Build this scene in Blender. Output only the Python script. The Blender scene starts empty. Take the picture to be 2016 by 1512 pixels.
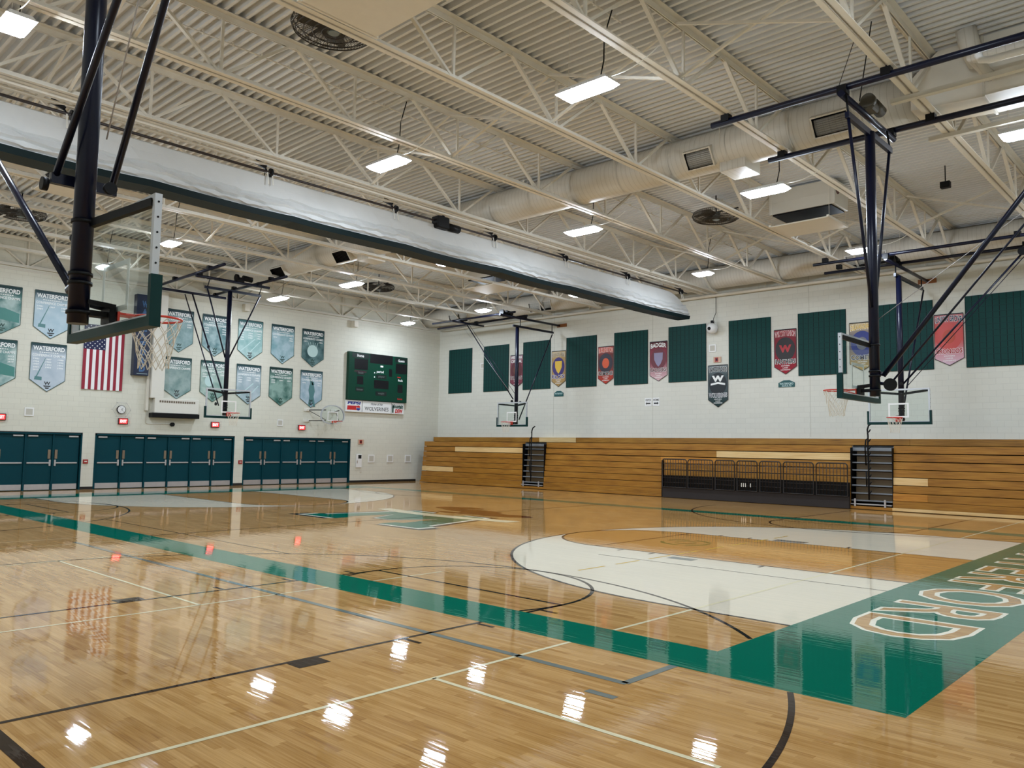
import bpy, math, random
from mathutils import Vector, Matrix

# ---------------------------------------------------------------- camera, world, exposure
SC = bpy.context.scene
COL = SC.collection
CAM = Vector((33.857, -30.2364, 1.9166))
YAW, PIT, ROL, FPX = 2.32106, 0.079244, 0.015932, 1572.46
fw = Vector((math.cos(YAW)*math.cos(PIT), math.sin(YAW)*math.cos(PIT), math.sin(PIT)))
rt = Vector((math.sin(YAW), -math.cos(YAW), 0)); up = rt.cross(fw)
r2 = rt*math.cos(ROL) + up*math.sin(ROL); u2 = -rt*math.sin(ROL) + up*math.cos(ROL)
cd = bpy.data.cameras.new('camera'); cam = bpy.data.objects.new('camera', cd); COL.objects.link(cam)
cd.sensor_width = 36.0; cd.lens = 36.0*FPX/2016.0; cd.clip_start = .05; cd.clip_end = 200
m = Matrix((r2, u2, -fw)).transposed().to_4x4(); m.translation = CAM
cam.matrix_world = m
SC.camera = cam
w = bpy.data.worlds.new('world'); SC.world = w; w.use_nodes = True
w.node_tree.nodes['Background'].inputs[0].default_value = (.9, .95, 1, 1)
w.node_tree.nodes['Background'].inputs[1].default_value = 0.03
SC.view_settings.view_transform = 'Standard'; SC.view_settings.look = 'None'
SC.view_settings.gamma = 1; SC.view_settings.use_curve_mapping = False
SC.view_settings.exposure = 1.26
LAMP = 46.0            # strength of the lamp lenses
random.seed(7)
R = random.Random(3)

# ---------------------------------------------------------------- materials
def lin(c):
    def f(x):
        x /= 255.0
        return x/12.92 if x <= .04045 else ((x+.055)/1.055)**2.4
    if isinstance(c, str):
        c = [int(c[i:i+2], 16) for i in (0, 2, 4)]
    return tuple(f(x) for x in c) + (1.0,)
_M = {}
def nodes(name):
    mt = bpy.data.materials.new(name); mt.use_nodes = True
    nt = mt.node_tree
    return mt, nt, nt.nodes, nt.links, nt.nodes['Principled BSDF']
def math_(nt, op, a, b=None, c=None):
    n = nt.nodes.new('ShaderNodeMath'); n.operation = op
    for i, v in enumerate((a, b, c)):
        if v is None: continue
        if hasattr(v, 'links'): nt.links.new(v, n.inputs[i])
        else: n.inputs[i].default_value = v
    return n.outputs[0]
def mixc(nt, fac, a, b):
    n = nt.nodes.new('ShaderNodeMix'); n.data_type = 'RGBA'
    for s, v in ((n.inputs[0], fac), (n.inputs[6], a), (n.inputs[7], b)):
        if hasattr(v, 'links'): nt.links.new(v, s)
        else: s.default_value = v
    return n.outputs[2]
def objco(nt):
    t = nt.nodes.new('ShaderNodeTexCoord'); s = nt.nodes.new('ShaderNodeSeparateXYZ')
    nt.links.new(t.outputs['Object'], s.inputs[0])
    return t.outputs['Object'], s.outputs[0], s.outputs[1], s.outputs[2]
def noise(nt, vec, scale, detail=2, stretch=None):
    n = nt.nodes.new('ShaderNodeTexNoise'); n.inputs['Scale'].default_value = scale; n.inputs['Detail'].default_value = detail
    if stretch:
        mp = nt.nodes.new('ShaderNodeMapping'); mp.inputs['Scale'].default_value = stretch
        nt.links.new(vec, mp.inputs[0]); vec = mp.outputs[0]
    nt.links.new(vec, n.inputs['Vector'])
    return n.outputs['Fac']
def mat(name, c, rough=.5, metal=0.0, var=0.0, scale=6.0, coat=0.0, emit=0.0, spec=.5):
    if name in _M: return _M[name]
    mt, nt, N, L, b = nodes(name)
    col = lin(c)
    b.inputs['Roughness'].default_value = rough; b.inputs['Metallic'].default_value = metal
    b.inputs['Specular IOR Level'].default_value = spec
    if coat: b.inputs['Coat Weight'].default_value = coat; b.inputs['Coat Roughness'].default_value = .06
    v, x, y, z = objco(nt)
    fac = noise(nt, v, scale, 3)
    k = max(var, .03)
    L.new(mixc(nt, fac, tuple(min(1, q*(1-k)) for q in col[:3])+(1,), tuple(min(1, q*(1+k)) for q in col[:3])+(1,)), b.inputs['Base Color'])
    if emit:
        b.inputs['Emission Color'].default_value = col; b.inputs['Emission Strength'].default_value = emit
    _M[name] = mt
    return mt
def block_mat(name, c, axis):
    """painted concrete block; axis = the horizontal axis of the wall"""
    mt, nt, N, L, b = nodes(name)
    v, x, y, z = objco(nt)
    h = x if axis == 'x' else y
    cb = N.new('ShaderNodeCombineXYZ'); L.new(h, cb.inputs[0]); L.new(z, cb.inputs[1])
    br = N.new('ShaderNodeTexBrick'); L.new(cb.outputs[0], br.inputs['Vector'])
    br.inputs['Scale'].default_value = 1; br.inputs['Brick Width'].default_value = .406; br.inputs['Row Height'].default_value = .203
    br.inputs['Mortar Size'].default_value = .006; br.inputs['Mortar Smooth'].default_value = .4
    col = lin(c)
    br.inputs['Color1'].default_value = col; br.inputs['Color2'].default_value = tuple(q*.965 for q in col[:3])+(1,)
    br.inputs['Mortar'].default_value = tuple(q*.84 for q in col[:3])+(1,)
    fac = noise(nt, v, 1.1, 3)
    L.new(mixc(nt, math_(nt, 'MULTIPLY', fac, .12), br.outputs['Color'], tuple(q*.7 for q in col[:3])+(1,)), b.inputs['Base Color'])
    bp = N.new('ShaderNodeBump'); bp.inputs['Strength'].default_value = .25; bp.inputs['Distance'].default_value = .01; bp.invert = True
    L.new(br.outputs['Fac'], bp.inputs['Height']); L.new(bp.outputs[0], b.inputs['Normal'])
    b.inputs['Roughness'].default_value = .55; b.inputs['Specular IOR Level'].default_value = .25
    return mt
def slot_mat(name, c):
    """green acoustic block with dark vertical slots"""
    mt, nt, N, L, b = nodes(name)
    v, x, y, z = objco(nt)
    fx = math_(nt, 'FRACT', math_(nt, 'DIVIDE', x, .2032)); fz = math_(nt, 'FRACT', math_(nt, 'DIVIDE', z, .2032))
    s = math_(nt, 'MULTIPLY', math_(nt, 'LESS_THAN', fx, .09), math_(nt, 'GREATER_THAN', fz, .12))
    j = math_(nt, 'LESS_THAN', fz, .045)
    col = lin(c)
    a = mixc(nt, math_(nt, 'MULTIPLY', j, .7), col, (0.002, .01, .01, 1))
    L.new(mixc(nt, s, a, (.001, .003, .004, 1)), b.inputs['Base Color'])
    b.inputs['Roughness'].default_value = .6; b.inputs['Specular IOR Level'].default_value = .2
    return mt
def coatify(nt, b, v):
    b.inputs['Coat Weight'].default_value = 1.0; b.inputs['Coat Roughness'].default_value = .032; b.inputs['Coat IOR'].default_value = 1.3
    b.inputs['Specular IOR Level'].default_value = .0; b.inputs['Roughness'].default_value = .5
    n1 = noise(nt, v, 1.0, 2, (1.3, 17, 1)); n2 = noise(nt, v, 1.0, 1, (.6, 2.2, 1))
    h = math_(nt, 'ADD', math_(nt, 'MULTIPLY', n1, .5), n2)
    bp = nt.nodes.new('ShaderNodeBump'); bp.inputs['Strength'].default_value = 1.0; bp.inputs['Distance'].default_value = .0013
    nt.links.new(h, bp.inputs['Height']); nt.links.new(bp.outputs[0], b.inputs['Coat Normal'])
def floor_mat(name, tint=None, amount=0.0, wood=True, light=None, dark=None):
    mt, nt, N, L, b = nodes(name)
    v, x, y, z = objco(nt)
    row = math_(nt, 'FLOOR', math_(nt, 'DIVIDE', y, .057))
    w1 = N.new('ShaderNodeTexWhiteNoise'); w1.noise_dimensions = '1D'; L.new(row, w1.inputs['W'])
    col = math_(nt, 'FLOOR', math_(nt, 'DIVIDE', math_(nt, 'ADD', x, math_(nt, 'MULTIPLY', w1.outputs[0], 9.0)), .55))
    w2 = N.new('ShaderNodeTexWhiteNoise'); w2.noise_dimensions = '2D'
    cb = N.new('ShaderNodeCombineXYZ'); L.new(row, cb.inputs[0]); L.new(col, cb.inputs[1]); L.new(cb.outputs[0], w2.inputs['Vector'])
    g = noise(nt, v, 1.0, 4, (2.2, 62, 1))
    big = noise(nt, v, .35, 2)
    t = math_(nt, 'ADD', math_(nt, 'MULTIPLY', w2.outputs[0], .33), math_(nt, 'ADD', math_(nt, 'MULTIPLY', g, .75), math_(nt, 'MULTIPLY', big, .25)))
    rp = N.new('ShaderNodeValToRGB'); L.new(t, rp.inputs[0])
    e = rp.color_ramp.elements
    e[0].position = .18; e[0].color = lin(dark or '704a2a'); e[1].position = .98; e[1].color = lin(light or 'caa167')
    m_ = e.new(.5); m_.color = lin('a77c45') if not light else tuple(.5*(a+c) for a, c in zip(lin(light), lin(dark)))
    fr = math_(nt, 'FRACT', math_(nt, 'DIVIDE', y, .057))
    seam = math_(nt, 'LESS_THAN', fr, .04)
    c = mixc(nt, math_(nt, 'MULTIPLY', seam, .25), rp.outputs[0], lin('5a3a1e'))
    if tint: c = mixc(nt, amount, c, lin(tint))
    L.new(c, b.inputs['Base Color'])
    coatify(nt, b, v)
    return mt
def paint_mat(name, c):
    mt, nt, N, L, b = nodes(name)
    v, x, y, z = objco(nt)
    g = noise(nt, v, 1.0, 3, (1.2, 30, 1)); col = lin(c)
    L.new(mixc(nt, g, tuple(q*.88 for q in col[:3])+(1,), tuple(min(1, q*1.1) for q in col[:3])+(1,)), b.inputs['Base Color'])
    coatify(nt, b, v)
    return mt
def wood_mat(name, c1, c2, c3, sc=(1.4, 1.4, 26)):
    mt, nt, N, L, b = nodes(name)
    v, x, y, z = objco(nt)
    g = noise(nt, v, 1.0, 5, sc); g2 = noise(nt, v, 1.0, 2, (.7, .7, 3.3))
    t = math_(nt, 'ADD', math_(nt, 'MULTIPLY', g, .75), math_(nt, 'MULTIPLY', g2, .45))
    rp = N.new('ShaderNodeValToRGB'); L.new(t, rp.inputs[0]); e = rp.color_ramp.elements
    e[0].position = .35; e[0].color = lin(c1); e[1].position = .8; e[1].color = lin(c3); q = e.new(.57); q.color = lin(c2)
    L.new(rp.outputs[0], b.inputs['Base Color'])
    b.inputs['Roughness'].default_value = .38
    return mt
def glass_mat(name):
    mt = bpy.data.materials.new(name); mt.use_nodes = True; nt = mt.node_tree; N = nt.nodes; N.clear()
    o = N.new('ShaderNodeOutputMaterial'); mx = N.new('ShaderNodeMixShader'); tr = N.new('ShaderNodeBsdfTransparent'); gl = N.new('ShaderNodeBsdfGlossy')
    fr = N.new('ShaderNodeFresnel'); fr.inputs[0].default_value = 1.5
    tc = N.new('ShaderNodeTexCoord'); ns = N.new('ShaderNodeTexNoise'); ns.inputs['Scale'].default_value = 3
    nt.links.new(tc.outputs['Object'], ns.inputs['Vector'])
    nt.links.new(mixc(nt, ns.outputs['Fac'], (.92, .955, .95, 1), (.94, .97, .965, 1)), tr.inputs[0])
    gl.inputs['Roughness'].default_value = .03
    ge = N.new('ShaderNodeNewGeometry')
    nt.links.new(math_(nt, 'MULTIPLY', fr.outputs[0], math_(nt, 'SUBTRACT', 1.0, ge.outputs['Backfacing'])), mx.inputs[0])
    nt.links.new(tr.outputs[0], mx.inputs[1]); nt.links.new(gl.outputs[0], mx.inputs[2]); nt.links.new(mx.outputs[0], o.inputs[0])
    return mt
def lens_mat(name, strength):
    mt = bpy.data.materials.new(name); mt.use_nodes = True; nt = mt.node_tree; N = nt.nodes; N.clear()
    o = N.new('ShaderNodeOutputMaterial'); em = N.new('ShaderNodeEmission'); em.inputs[0].default_value = (.84, .955, 1.1, 1); em.inputs[1].default_value = strength
    nt.links.new(em.outputs[0], o.inputs[0])
    return mt
def banner_mat(name, top, a, b_, seed, bottom=None):
    """printed cloth: dark heading band over a mottled picture"""
    mt, nt, N, L, b = nodes(name)
    v, x, y, z = objco(nt)
    mp = N.new('ShaderNodeMapping'); mp.inputs['Location'].default_value = (seed*3.7, seed*1.9, seed*2.3); L.new(v, mp.inputs[0])
    n1 = noise(nt, mp.outputs[0], 2.2, 4)
    rp = N.new('ShaderNodeValToRGB'); L.new(n1, rp.inputs[0]); e = rp.color_ramp.elements
    e[0].position = .36; e[0].color = lin(a); e[1].position = .64; e[1].color = lin(b_)
    d = math_(nt, 'ADD', math_(nt, 'MULTIPLY', z, 2.4), 1.0); d.node.use_clamp = True
    # z is 0 at the top edge and negative below
    d2 = math_(nt, 'ADD', math_(nt, 'MULTIPLY', d, 1.0), math_(nt, 'MULTIPLY', n1, .25))
    c = mixc(nt, math_(nt, 'MINIMUM', d2, 1.0), rp.outputs[0], lin(top))
    if bottom:
        q = math_(nt, 'SUBTRACT', math_(nt, 'MULTIPLY', z, -1.1), 1.0); q.node.use_clamp = True
        c = mixc(nt, q, c, lin(bottom))
    L.new(c, b.inputs['Base Color'])
    b.inputs['Roughness'].default_value = .6; b.inputs['Specular IOR Level'].default_value = .2
    return mt

CREAM = mat('cream_steel_paint', 'dcd5c6', .5, var=.05)
DECK = mat('cream_deck_paint', 'd8d7d3', .55, var=.05, scale=2)
def duct_mat():
    mt, nt, N, L, b = nodes('painted_duct'); v, x, y, z = objco(nt)
    f = math_(nt, 'FRACT', math_(nt, 'DIVIDE', math_(nt, 'ADD', x, math_(nt, 'MULTIPLY', z, .06)), .13))
    sm = math_(nt, 'LESS_THAN', f, .12); n1 = noise(nt, v, 1.3, 3); n2 = noise(nt, v, 1.0, 3, (18, 1.2, 1.2))
    c1 = lin('d8d3c8'); t = math_(nt, 'ADD', math_(nt, 'MULTIPLY', sm, .22), math_(nt, 'ADD', math_(nt, 'MULTIPLY', n1, .14), math_(nt, 'MULTIPLY', n2, .2)))
    L.new(mixc(nt, t, c1, lin('8f8570')), b.inputs['Base Color']); b.inputs['Roughness'].default_value = .45
    return mt
DUCT = duct_mat()
GREYCREAM = mat('light_grey_cream', 'cfcabd', .5)
NAVY = mat('navy_black_gloss', '0a0f24', .3, spec=.3)
BLACK = mat('black_matte', '0a0a0c', .5, spec=.2)
DKGREY = mat('dark_grey_metal', '2a2a2c', .45, .3)
MOTOR = mat('motor_grey', '4a463c', .5, .2)
STEEL = mat('brushed_steel', 'b9b7b8', .36, .5, var=.1)
STEELTAG = mat('latch_steel', '8a7a68', .4, .6)
WHITE = mat('white_paint', 'e6e6e4', .4)
OFFWHITE = mat('off_white_plastic', 'd9d6cc', .45)
SILVER = mat('silver_frame', 'c3c7cc', .35, .4)
TEALDOOR = mat('teal_door_paint', '023a44', .45, spec=.15)
TEALPAD = mat('green_pad', '06302f', .5, spec=.2)
ORANGE = mat('orange_rim', 'c8321e', .4, coat=.3)
NETW = mat('white_net_cord', 'dcd5c6', .8)
REDDEV = mat('red_device', '9c2420', .4)
SBGREEN = mat('scoreboard_green', '073b2b', .45, spec=.25)
SBBLACK = mat('scoreboard_black', '0c0d12', .35)
CURTW = mat('white_vinyl_curtain', 'cbcbc8', .45, var=.06, scale=1.5)
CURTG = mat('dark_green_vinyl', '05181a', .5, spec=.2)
FABRIC = mat('skirt_grey', '383433', .8, spec=.1)
CABLEW = mat('white_cable', 'f0efe8', .5)
BASEB = mat('black_rubber_base', '17130f', .6)
WOODB = mat('wood_block', '8a5428', .5)
GLASS = glass_mat('backboard_glass')
LENS = lens_mat('lamp_lens', LAMP*1.1); LENS2 = lens_mat('compact_lamp_lens', LAMP*1.85)
EXITM = mat('exit_red', 'ff2a2a', .4, emit=1.6)
EXITL = mat('exit_letters', 'ffb0b0', .4, emit=1.5)
TXTW = mat('print_white', 'eef0ee', .55); TXTK = mat('print_black', '101216', .55)
TXTG = mat('print_grey', '5d6663', .55); TXTR = mat('print_red', 'c02428', .5); TXTB = mat('print_blue', '1f2f86', .5)
TXTDG = mat('print_dark_green', '0d3d33', .5); TXTLB = mat('print_light_blue', '5a8fc4', .5)
GOLD = mat('print_gold', 'd9b23c', .5); ORNG = mat('print_orange', 'd2552a', .5); PURP = mat('print_purple', '3a2a6e', .5)
MAROON = mat('print_maroon', '5a1c26', .5); PALEB = mat('print_pale_blue', 'a9c6d6', .5); PALET = mat('print_pale_teal', 'b9d4d2', .5); MIDT = mat('print_mid_teal', '4f7d7f', .5)
WALLX = block_mat('cream_block_left', 'd8d6c8', 'y'); WALLY = block_mat('cream_block_right', 'd8d7cc', 'x')
SLOT = slot_mat('green_slotted_block', '083a37')
FLOORM = floor_mat('maple_floor')
LANEM = floor_mat('lane_stain', 'c08a44', .5)
PALEF = floor_mat('pale_arc_stain', 'e2dcc8', .82)
GREENF = paint_mat('green_floor_paint', '00664f'); LINEK = paint_mat('dark_line_paint', '22130f'); LINEG = paint_mat('grey_line_paint', '6d7672')
LINEC = paint_mat('cream_line_paint', 'dcd2ae'); WHITEF = paint_mat('white_floor_paint', 'ece6d2'); BROWNF = paint_mat('brown_floor_paint', '6b3d1d'); YELF = paint_mat('yellow_floor_paint', 'd0ae4a')
WD = [wood_mat('bleacher_wood', '6e4614', '98671f', 'ad7c2e'), wood_mat('bleacher_wood_amber', '93591a', 'b67a2b', 'c48c3a'),
      wood_mat('bleacher_wood_pale', 'cfa566', 'dcba80', 'e6c892')]

# ---------------------------------------------------------------- mesh helpers
ORG = {}
class MB:
    def __init__(s): s.v = []; s.f = []; s.sm = []; s.mi = []; s.cur = 0
    def add(s, vs, fs, smooth=False):
        o = len(s.v); s.v += [tuple(p) for p in vs]
        for f in fs: s.f.append(tuple(i+o for i in f)); s.sm.append(smooth); s.mi.append(s.cur)
        return s
    def box(s, x0, x1, y0, y1, z0, z1):
        x0, x1 = sorted((x0, x1)); y0, y1 = sorted((y0, y1)); z0, z1 = sorted((z0, z1))
        return s.add([(x0,y0,z0),(x1,y0,z0),(x1,y1,z0),(x0,y1,z0),(x0,y0,z1),(x1,y0,z1),(x1,y1,z1),(x0,y1,z1)],
                     [(0,3,2,1),(4,5,6,7),(0,1,5,4),(1,2,6,5),(2,3,7,6),(3,0,4,7)])
    def bbox(s, x0, x1, y0, y1, z0, z1, b=.008):
        """box with chamfered edges"""
        x0, x1 = sorted((x0, x1)); y0, y1 = sorted((y0, y1)); z0, z1 = sorted((z0, z1))
        b = min(b, (x1-x0)/3, (y1-y0)/3, (z1-z0)/3)
        import itertools
        V = []; idx = {}
        lo = (x0,y0,z0); hi = (x1,y1,z1)
        for sx, sy, sz in itertools.product((0,1), repeat=3):
            c = [(lo, hi)[q][i] for i, q in enumerate((sx,sy,sz))]; d = [b if q == 0 else -b for q in (sx,sy,sz)]
            for ax in range(3):
                p = [c[i] + (0 if i == ax else d[i]) for i in range(3)]
                idx[(sx,sy,sz,ax)] = len(V); V.append(p)
        F = []
        for ax in range(3):
            o = [i for i in range(3) if i != ax]
            for sd in (0,1):
                q = []
                for a, c in ((0,0),(1,0),(1,1),(0,1)):
                    k = [0,0,0]; k[ax] = sd; k[o[0]] = a; k[o[1]] = c; q.append(idx[(*k, ax)])
                flip = (sd == 0) ^ (ax == 1)
                F.append(tuple(q[::-1]) if flip else tuple(q))
        for ax in range(3):           # edges along ax
            o = [i for i in range(3) if i != ax]
            for a, c in itertools.product((0,1), repeat=2):
                k0 = [0,0,0]; k0[o[0]] = a; k0[o[1]] = c; k1 = list(k0); k1[ax] = 1
                F.append((idx[(*k0,o[0])], idx[(*k1,o[0])], idx[(*k1,o[1])], idx[(*k0,o[1])]))
        for sx, sy, sz in itertools.product((0,1), repeat=3):
            F.append((idx[(sx,sy,sz,0)], idx[(sx,sy,sz,1)], idx[(sx,sy,sz,2)]))
        return s.add(V, F)
    def beam(s, a, b, w, h, ref=(0,0,1)):
        a = Vector(a); b = Vector(b); d = (b-a).normalized(); r = Vector(ref)
        if abs(d.dot(r)) > .99: r = Vector((1,0,0))
        sx = d.cross(r).normalized()*(w/2); sz = sx.cross(d).normalized()*(h/2)
        V = [p+i*sx+j*sz for p in (a,b) for i,j in ((-1,-1),(1,-1),(1,1),(-1,1))]
        return s.add(V, [(0,3,2,1),(4,5,6,7),(0,1,5,4),(1,2,6,5),(2,3,7,6),(3,0,4,7)])
    def path(s, P, r, n=8, closed=False, cap=True):
        P = [Vector(p) for p in P]; m = len(P); V = []; rr = r if isinstance(r, (list, tuple)) else [r]*m
        prev = None
        for i, p in enumerate(P):
            if closed: d = P[(i+1) % m]-P[i-1]
            else: d = P[min(i+1, m-1)]-P[max(i-1, 0)]
            d.normalize()
            if prev is None:
                q = Vector((0,0,1)) if abs(d.z) < .9 else Vector((1,0,0))
                u = d.cross(q).normalized()
            else:
                u = prev - d*prev.dot(d)
                u = u.normalized() if u.length > 1e-6 else d.orthogonal().normalized()
            prev = u; vv = d.cross(u)
            V += [p + rr[i]*(u*math.cos(2*math.pi*k/n)+vv*math.sin(2*math.pi*k/n)) for k in range(n)]
        F = []
        for i in range(m if closed else m-1):
            j = (i+1) % m
            F += [(i*n+k, i*n+(k+1) % n, j*n+(k+1) % n, j*n+k) for k in range(n)]
        s.add(V, F, n > 4)
        if cap and not closed:
            o = len(s.v)-m*n
            for fc in (tuple(o+k for k in range(n))[::-1], tuple(o+(m-1)*n+k for k in range(n))):
                s.f.append(fc); s.sm.append(False); s.mi.append(s.cur)
        return s
    def tube(s, a, b, r, n=10, r2=None): return s.path([a, b], [r, r if r2 is None else r2], n)
    def disc(s, c, nrm, r, th, n=20):
        c = Vector(c); nn = Vector(nrm).normalized()*(th/2)
        return s.path([c-nn, c+nn], r, n)
    def prism(s, pts, d):
        """pts: 3-D polygon, d: extrusion vector"""
        n = len(pts); P = [Vector(p) for p in pts]; d = Vector(d)
        nr = Vector((0,0,0))
        for i in range(n): nr += P[i].cross(P[(i+1) % n])
        if nr.dot(d) > 0: P = P[::-1]
        return s.add(P+[p+d for p in P], [tuple(range(n)), tuple(range(2*n-1, n-1, -1))] + [(i, n+i, n+(i+1) % n, (i+1) % n) for i in range(n)])
    def poly(s, pts): return s.add(pts, [tuple(range(len(pts)))])
    def sphere(s, c, r, nu=16, nv=10):
        V = [(c[0], c[1], c[2]+r)]; F = []
        for j in range(1, nv):
            t = math.pi*j/nv
            V += [(c[0]+r*math.sin(t)*math.cos(2*math.pi*i/nu), c[1]+r*math.sin(t)*math.sin(2*math.pi*i/nu), c[2]+r*math.cos(t)) for i in range(nu)]
        V.append((c[0], c[1], c[2]-r))
        for i in range(nu): F.append((0, 1+i, 1+(i+1) % nu)); F.append((len(V)-1, 1+(nv-2)*nu+(i+1) % nu, 1+(nv-2)*nu+i))
        for j in range(nv-2):
            for i in range(nu): F.append((1+j*nu+i, 1+(j+1)*nu+i, 1+(j+1)*nu+(i+1) % nu, 1+j*nu+(i+1) % nu))
        return s.add(V, F, True)
    def build(s, name, material, parent=None, label=None):
        o_ = ORG.get(parent.name, Vector((0,0,0))) if parent else Vector((0,0,0))
        me = bpy.data.meshes.new(name)
        me.from_pydata([(p[0]-o_.x, p[1]-o_.y, p[2]-o_.z) for p in s.v], [], s.f)
        me.polygons.foreach_set('use_smooth', s.sm); me.polygons.foreach_set('material_index', s.mi)
        for q in (material if isinstance(material, (list, tuple)) else [material]): me.materials.append(q)
        me.update()
        ob = bpy.data.objects.new(name, me); COL.objects.link(ob)
        if parent: ob.parent = parent
        ORG[ob.name] = o_.copy()
        if label: ob['label'] = label
        return ob
def tag(o, label, cat, group=None, kind=None):
    o['label'] = label; o['category'] = cat
    if group: o['group'] = group
    if kind: o['kind'] = kind
    return o
def thing(name, label, cat, loc, group=None):
    o = bpy.data.objects.new(name, None); COL.objects.link(o); o.location = loc; ORG[o.name] = Vector(loc); o.empty_display_size = .2
    return tag(o, label, cat, group)
def solo(name, mb, material, label, cat, loc, group=None):
    """a thing that is one mesh, with its origin at loc"""
    dummy = Vector(loc); ob = mb.build(name, material)
    ob.data.transform(Matrix.Translation(-dummy)); ob.location = dummy; ORG[ob.name] = dummy
    return tag(ob, label, cat, group)
def dup(root, loc, label, group=None):
    c = root.copy(); COL.objects.link(c); c.location = loc; c['label'] = label; ORG[c.name] = Vector(loc)
    if group: c['group'] = group
    for ch in list(root.children):
        d = ch.copy(); COL.objects.link(d); d.parent = c
        for g in list(ch.children):
            e = g.copy(); COL.objects.link(e); e.parent = d
    return c
def struct(o, label=None):
    o['kind'] = 'structure'
    if label: o['label'] = label
    return o
_T = {}
def glyphs(txt, bold=0.0, sp=1.0):
    k = (txt, bold, sp)
    if k not in _T:
        cu = bpy.data.curves.new('t', 'FONT'); cu.body = txt; cu.offset = bold; cu.resolution_u = 3; cu.space_character = sp; cu.fill_mode = 'FRONT' if False else 'BOTH'
        ob = bpy.data.objects.new('t', cu); COL.objects.link(ob)
        me = bpy.data.meshes.new_from_object(ob)
        V = [v.co.copy() for v in me.vertices]; F = [tuple(p.vertices) for p in me.polygons]
        bpy.data.objects.remove(ob); bpy.data.curves.remove(cu); bpy.data.meshes.remove(me)
        _T[k] = (V, F)
    return _T[k]
def text(mb, txt, o, U, V, width, height, bold=0.0, arch=0.0, center=True, nrm=(0,0,0), sp=1.0, shear=0.0):
    """letters filling a width x height box centred at o; U, V the in-plane axes"""
    vs, fs = glyphs(txt, bold, sp)
    x0 = min(p.x for p in vs); x1 = max(p.x for p in vs); y0 = min(p.y for p in vs); y1 = max(p.y for p in vs)
    o = Vector(o); U = Vector(U); V = Vector(V); nr = Vector(nrm); out = []
    for p in vs:
        a = (p.x-x0)/(x1-x0)-.5; b = (p.y-y0)/(y1-y0)-.5
        b2 = b*height + arch*(1-4*a*a)
        out.append(o + U*(a*width + shear*b*height) + V*b2 + nr)
    n = U.cross(V)
    mb.add(out, fs)
    return mb
def wall_frame(wall):
    """axes for things on a wall: U right, V up, N out of the wall"""
    return (Vector((0,1,0)), Vector((0,0,1)), Vector((1,0,0))) if wall == 'left' else (Vector((1,0,0)), Vector((0,0,1)), Vector((0,-1,0)))

Xb, Yn = 29.99, 23.14
XMAX, YMIN, ZTOP = 34.5, -31.2, 9.67
def C(cx, cy, z=0.0): return (Xb-cx, cy-Yn, z)

# ---------------------------------------------------------------- room shell
fl = struct(MB().box(-.3, XMAX+.3, YMIN-.3, .3, -.2, 0).build('floor', FLOORM))
doorspans = [(-22.62, -18.67), (-18.20, -12.26), (-11.81, -5.93)]
wb = MB(); edges = sorted([YMIN-.3] + [e for s in doorspans for e in s] + [.3])
for a, b in ((YMIN-.3, -22.62), (-18.67, -18.20), (-12.26, -11.81), (-5.93, .3)): wb.box(-.3, 0, a, b, 0, 2.2)
wb.box(-.3, 0, YMIN-.3, .3, 2.2, ZTOP)
struct(wb.build('wall_left', WALLX))
struct(MB().box(0, XMAX+.3, 0, .3, 0, ZTOP).build('wall_right', WALLY))
struct(MB().box(XMAX, XMAX+.3, YMIN-.3, 0, 0, ZTOP).build('wall_far_end', WALLX))
struct(MB().box(0, XMAX, YMIN-.3, YMIN, 0, ZTOP).build('wall_near', WALLY))
# fluted roof deck
db = MB(); pts = []; y = YMIN; zl, zh, p = 9.54, 9.66, .2032
while y < 0:
    for dy, z in ((0, zl), (.06, zl), (.075, zh), (.188, zh)): pts.append((min(y+dy, 0), z))
    y += p
pts.append((0, zl)); n = len(pts)
V = [(x, a, z) for x in (0, XMAX) for a, z in pts]
db.add(V, [(i, i+1, n+i+1, n+i) for i in range(n-1)])
db.box(0, XMAX, YMIN, 0, ZTOP, ZTOP+.15)
struct(db.build('ceiling', DECK))
bb = MB()
for a, b in ((-18.67, -18.20), (-12.26, -11.81), (-5.93, -1.55)): bb.box(0, .012, a, b, 0, .11)
struct(bb.build('baseboard_left', BASEB))
struct(MB().box(0, XMAX, -.012, 0, 0, .11).build('baseboard_right', BASEB))
# grey sill strip between block and beam on the door wall
sl = MB()
sl.box(0, .02, -30.9, -.2, 8.26, 8.32)
struct(sl.build('trim_1', GREYCREAM))
jn = MB()
for x in (8.5, 14.25, 21.36, 29.0): jn.box(x-.006, x+.006, -.002, 0, 2.5, 8.9)
struct(jn.build('trim_2', mat('caulk_joint', 'a8a597', .7)))

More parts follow.
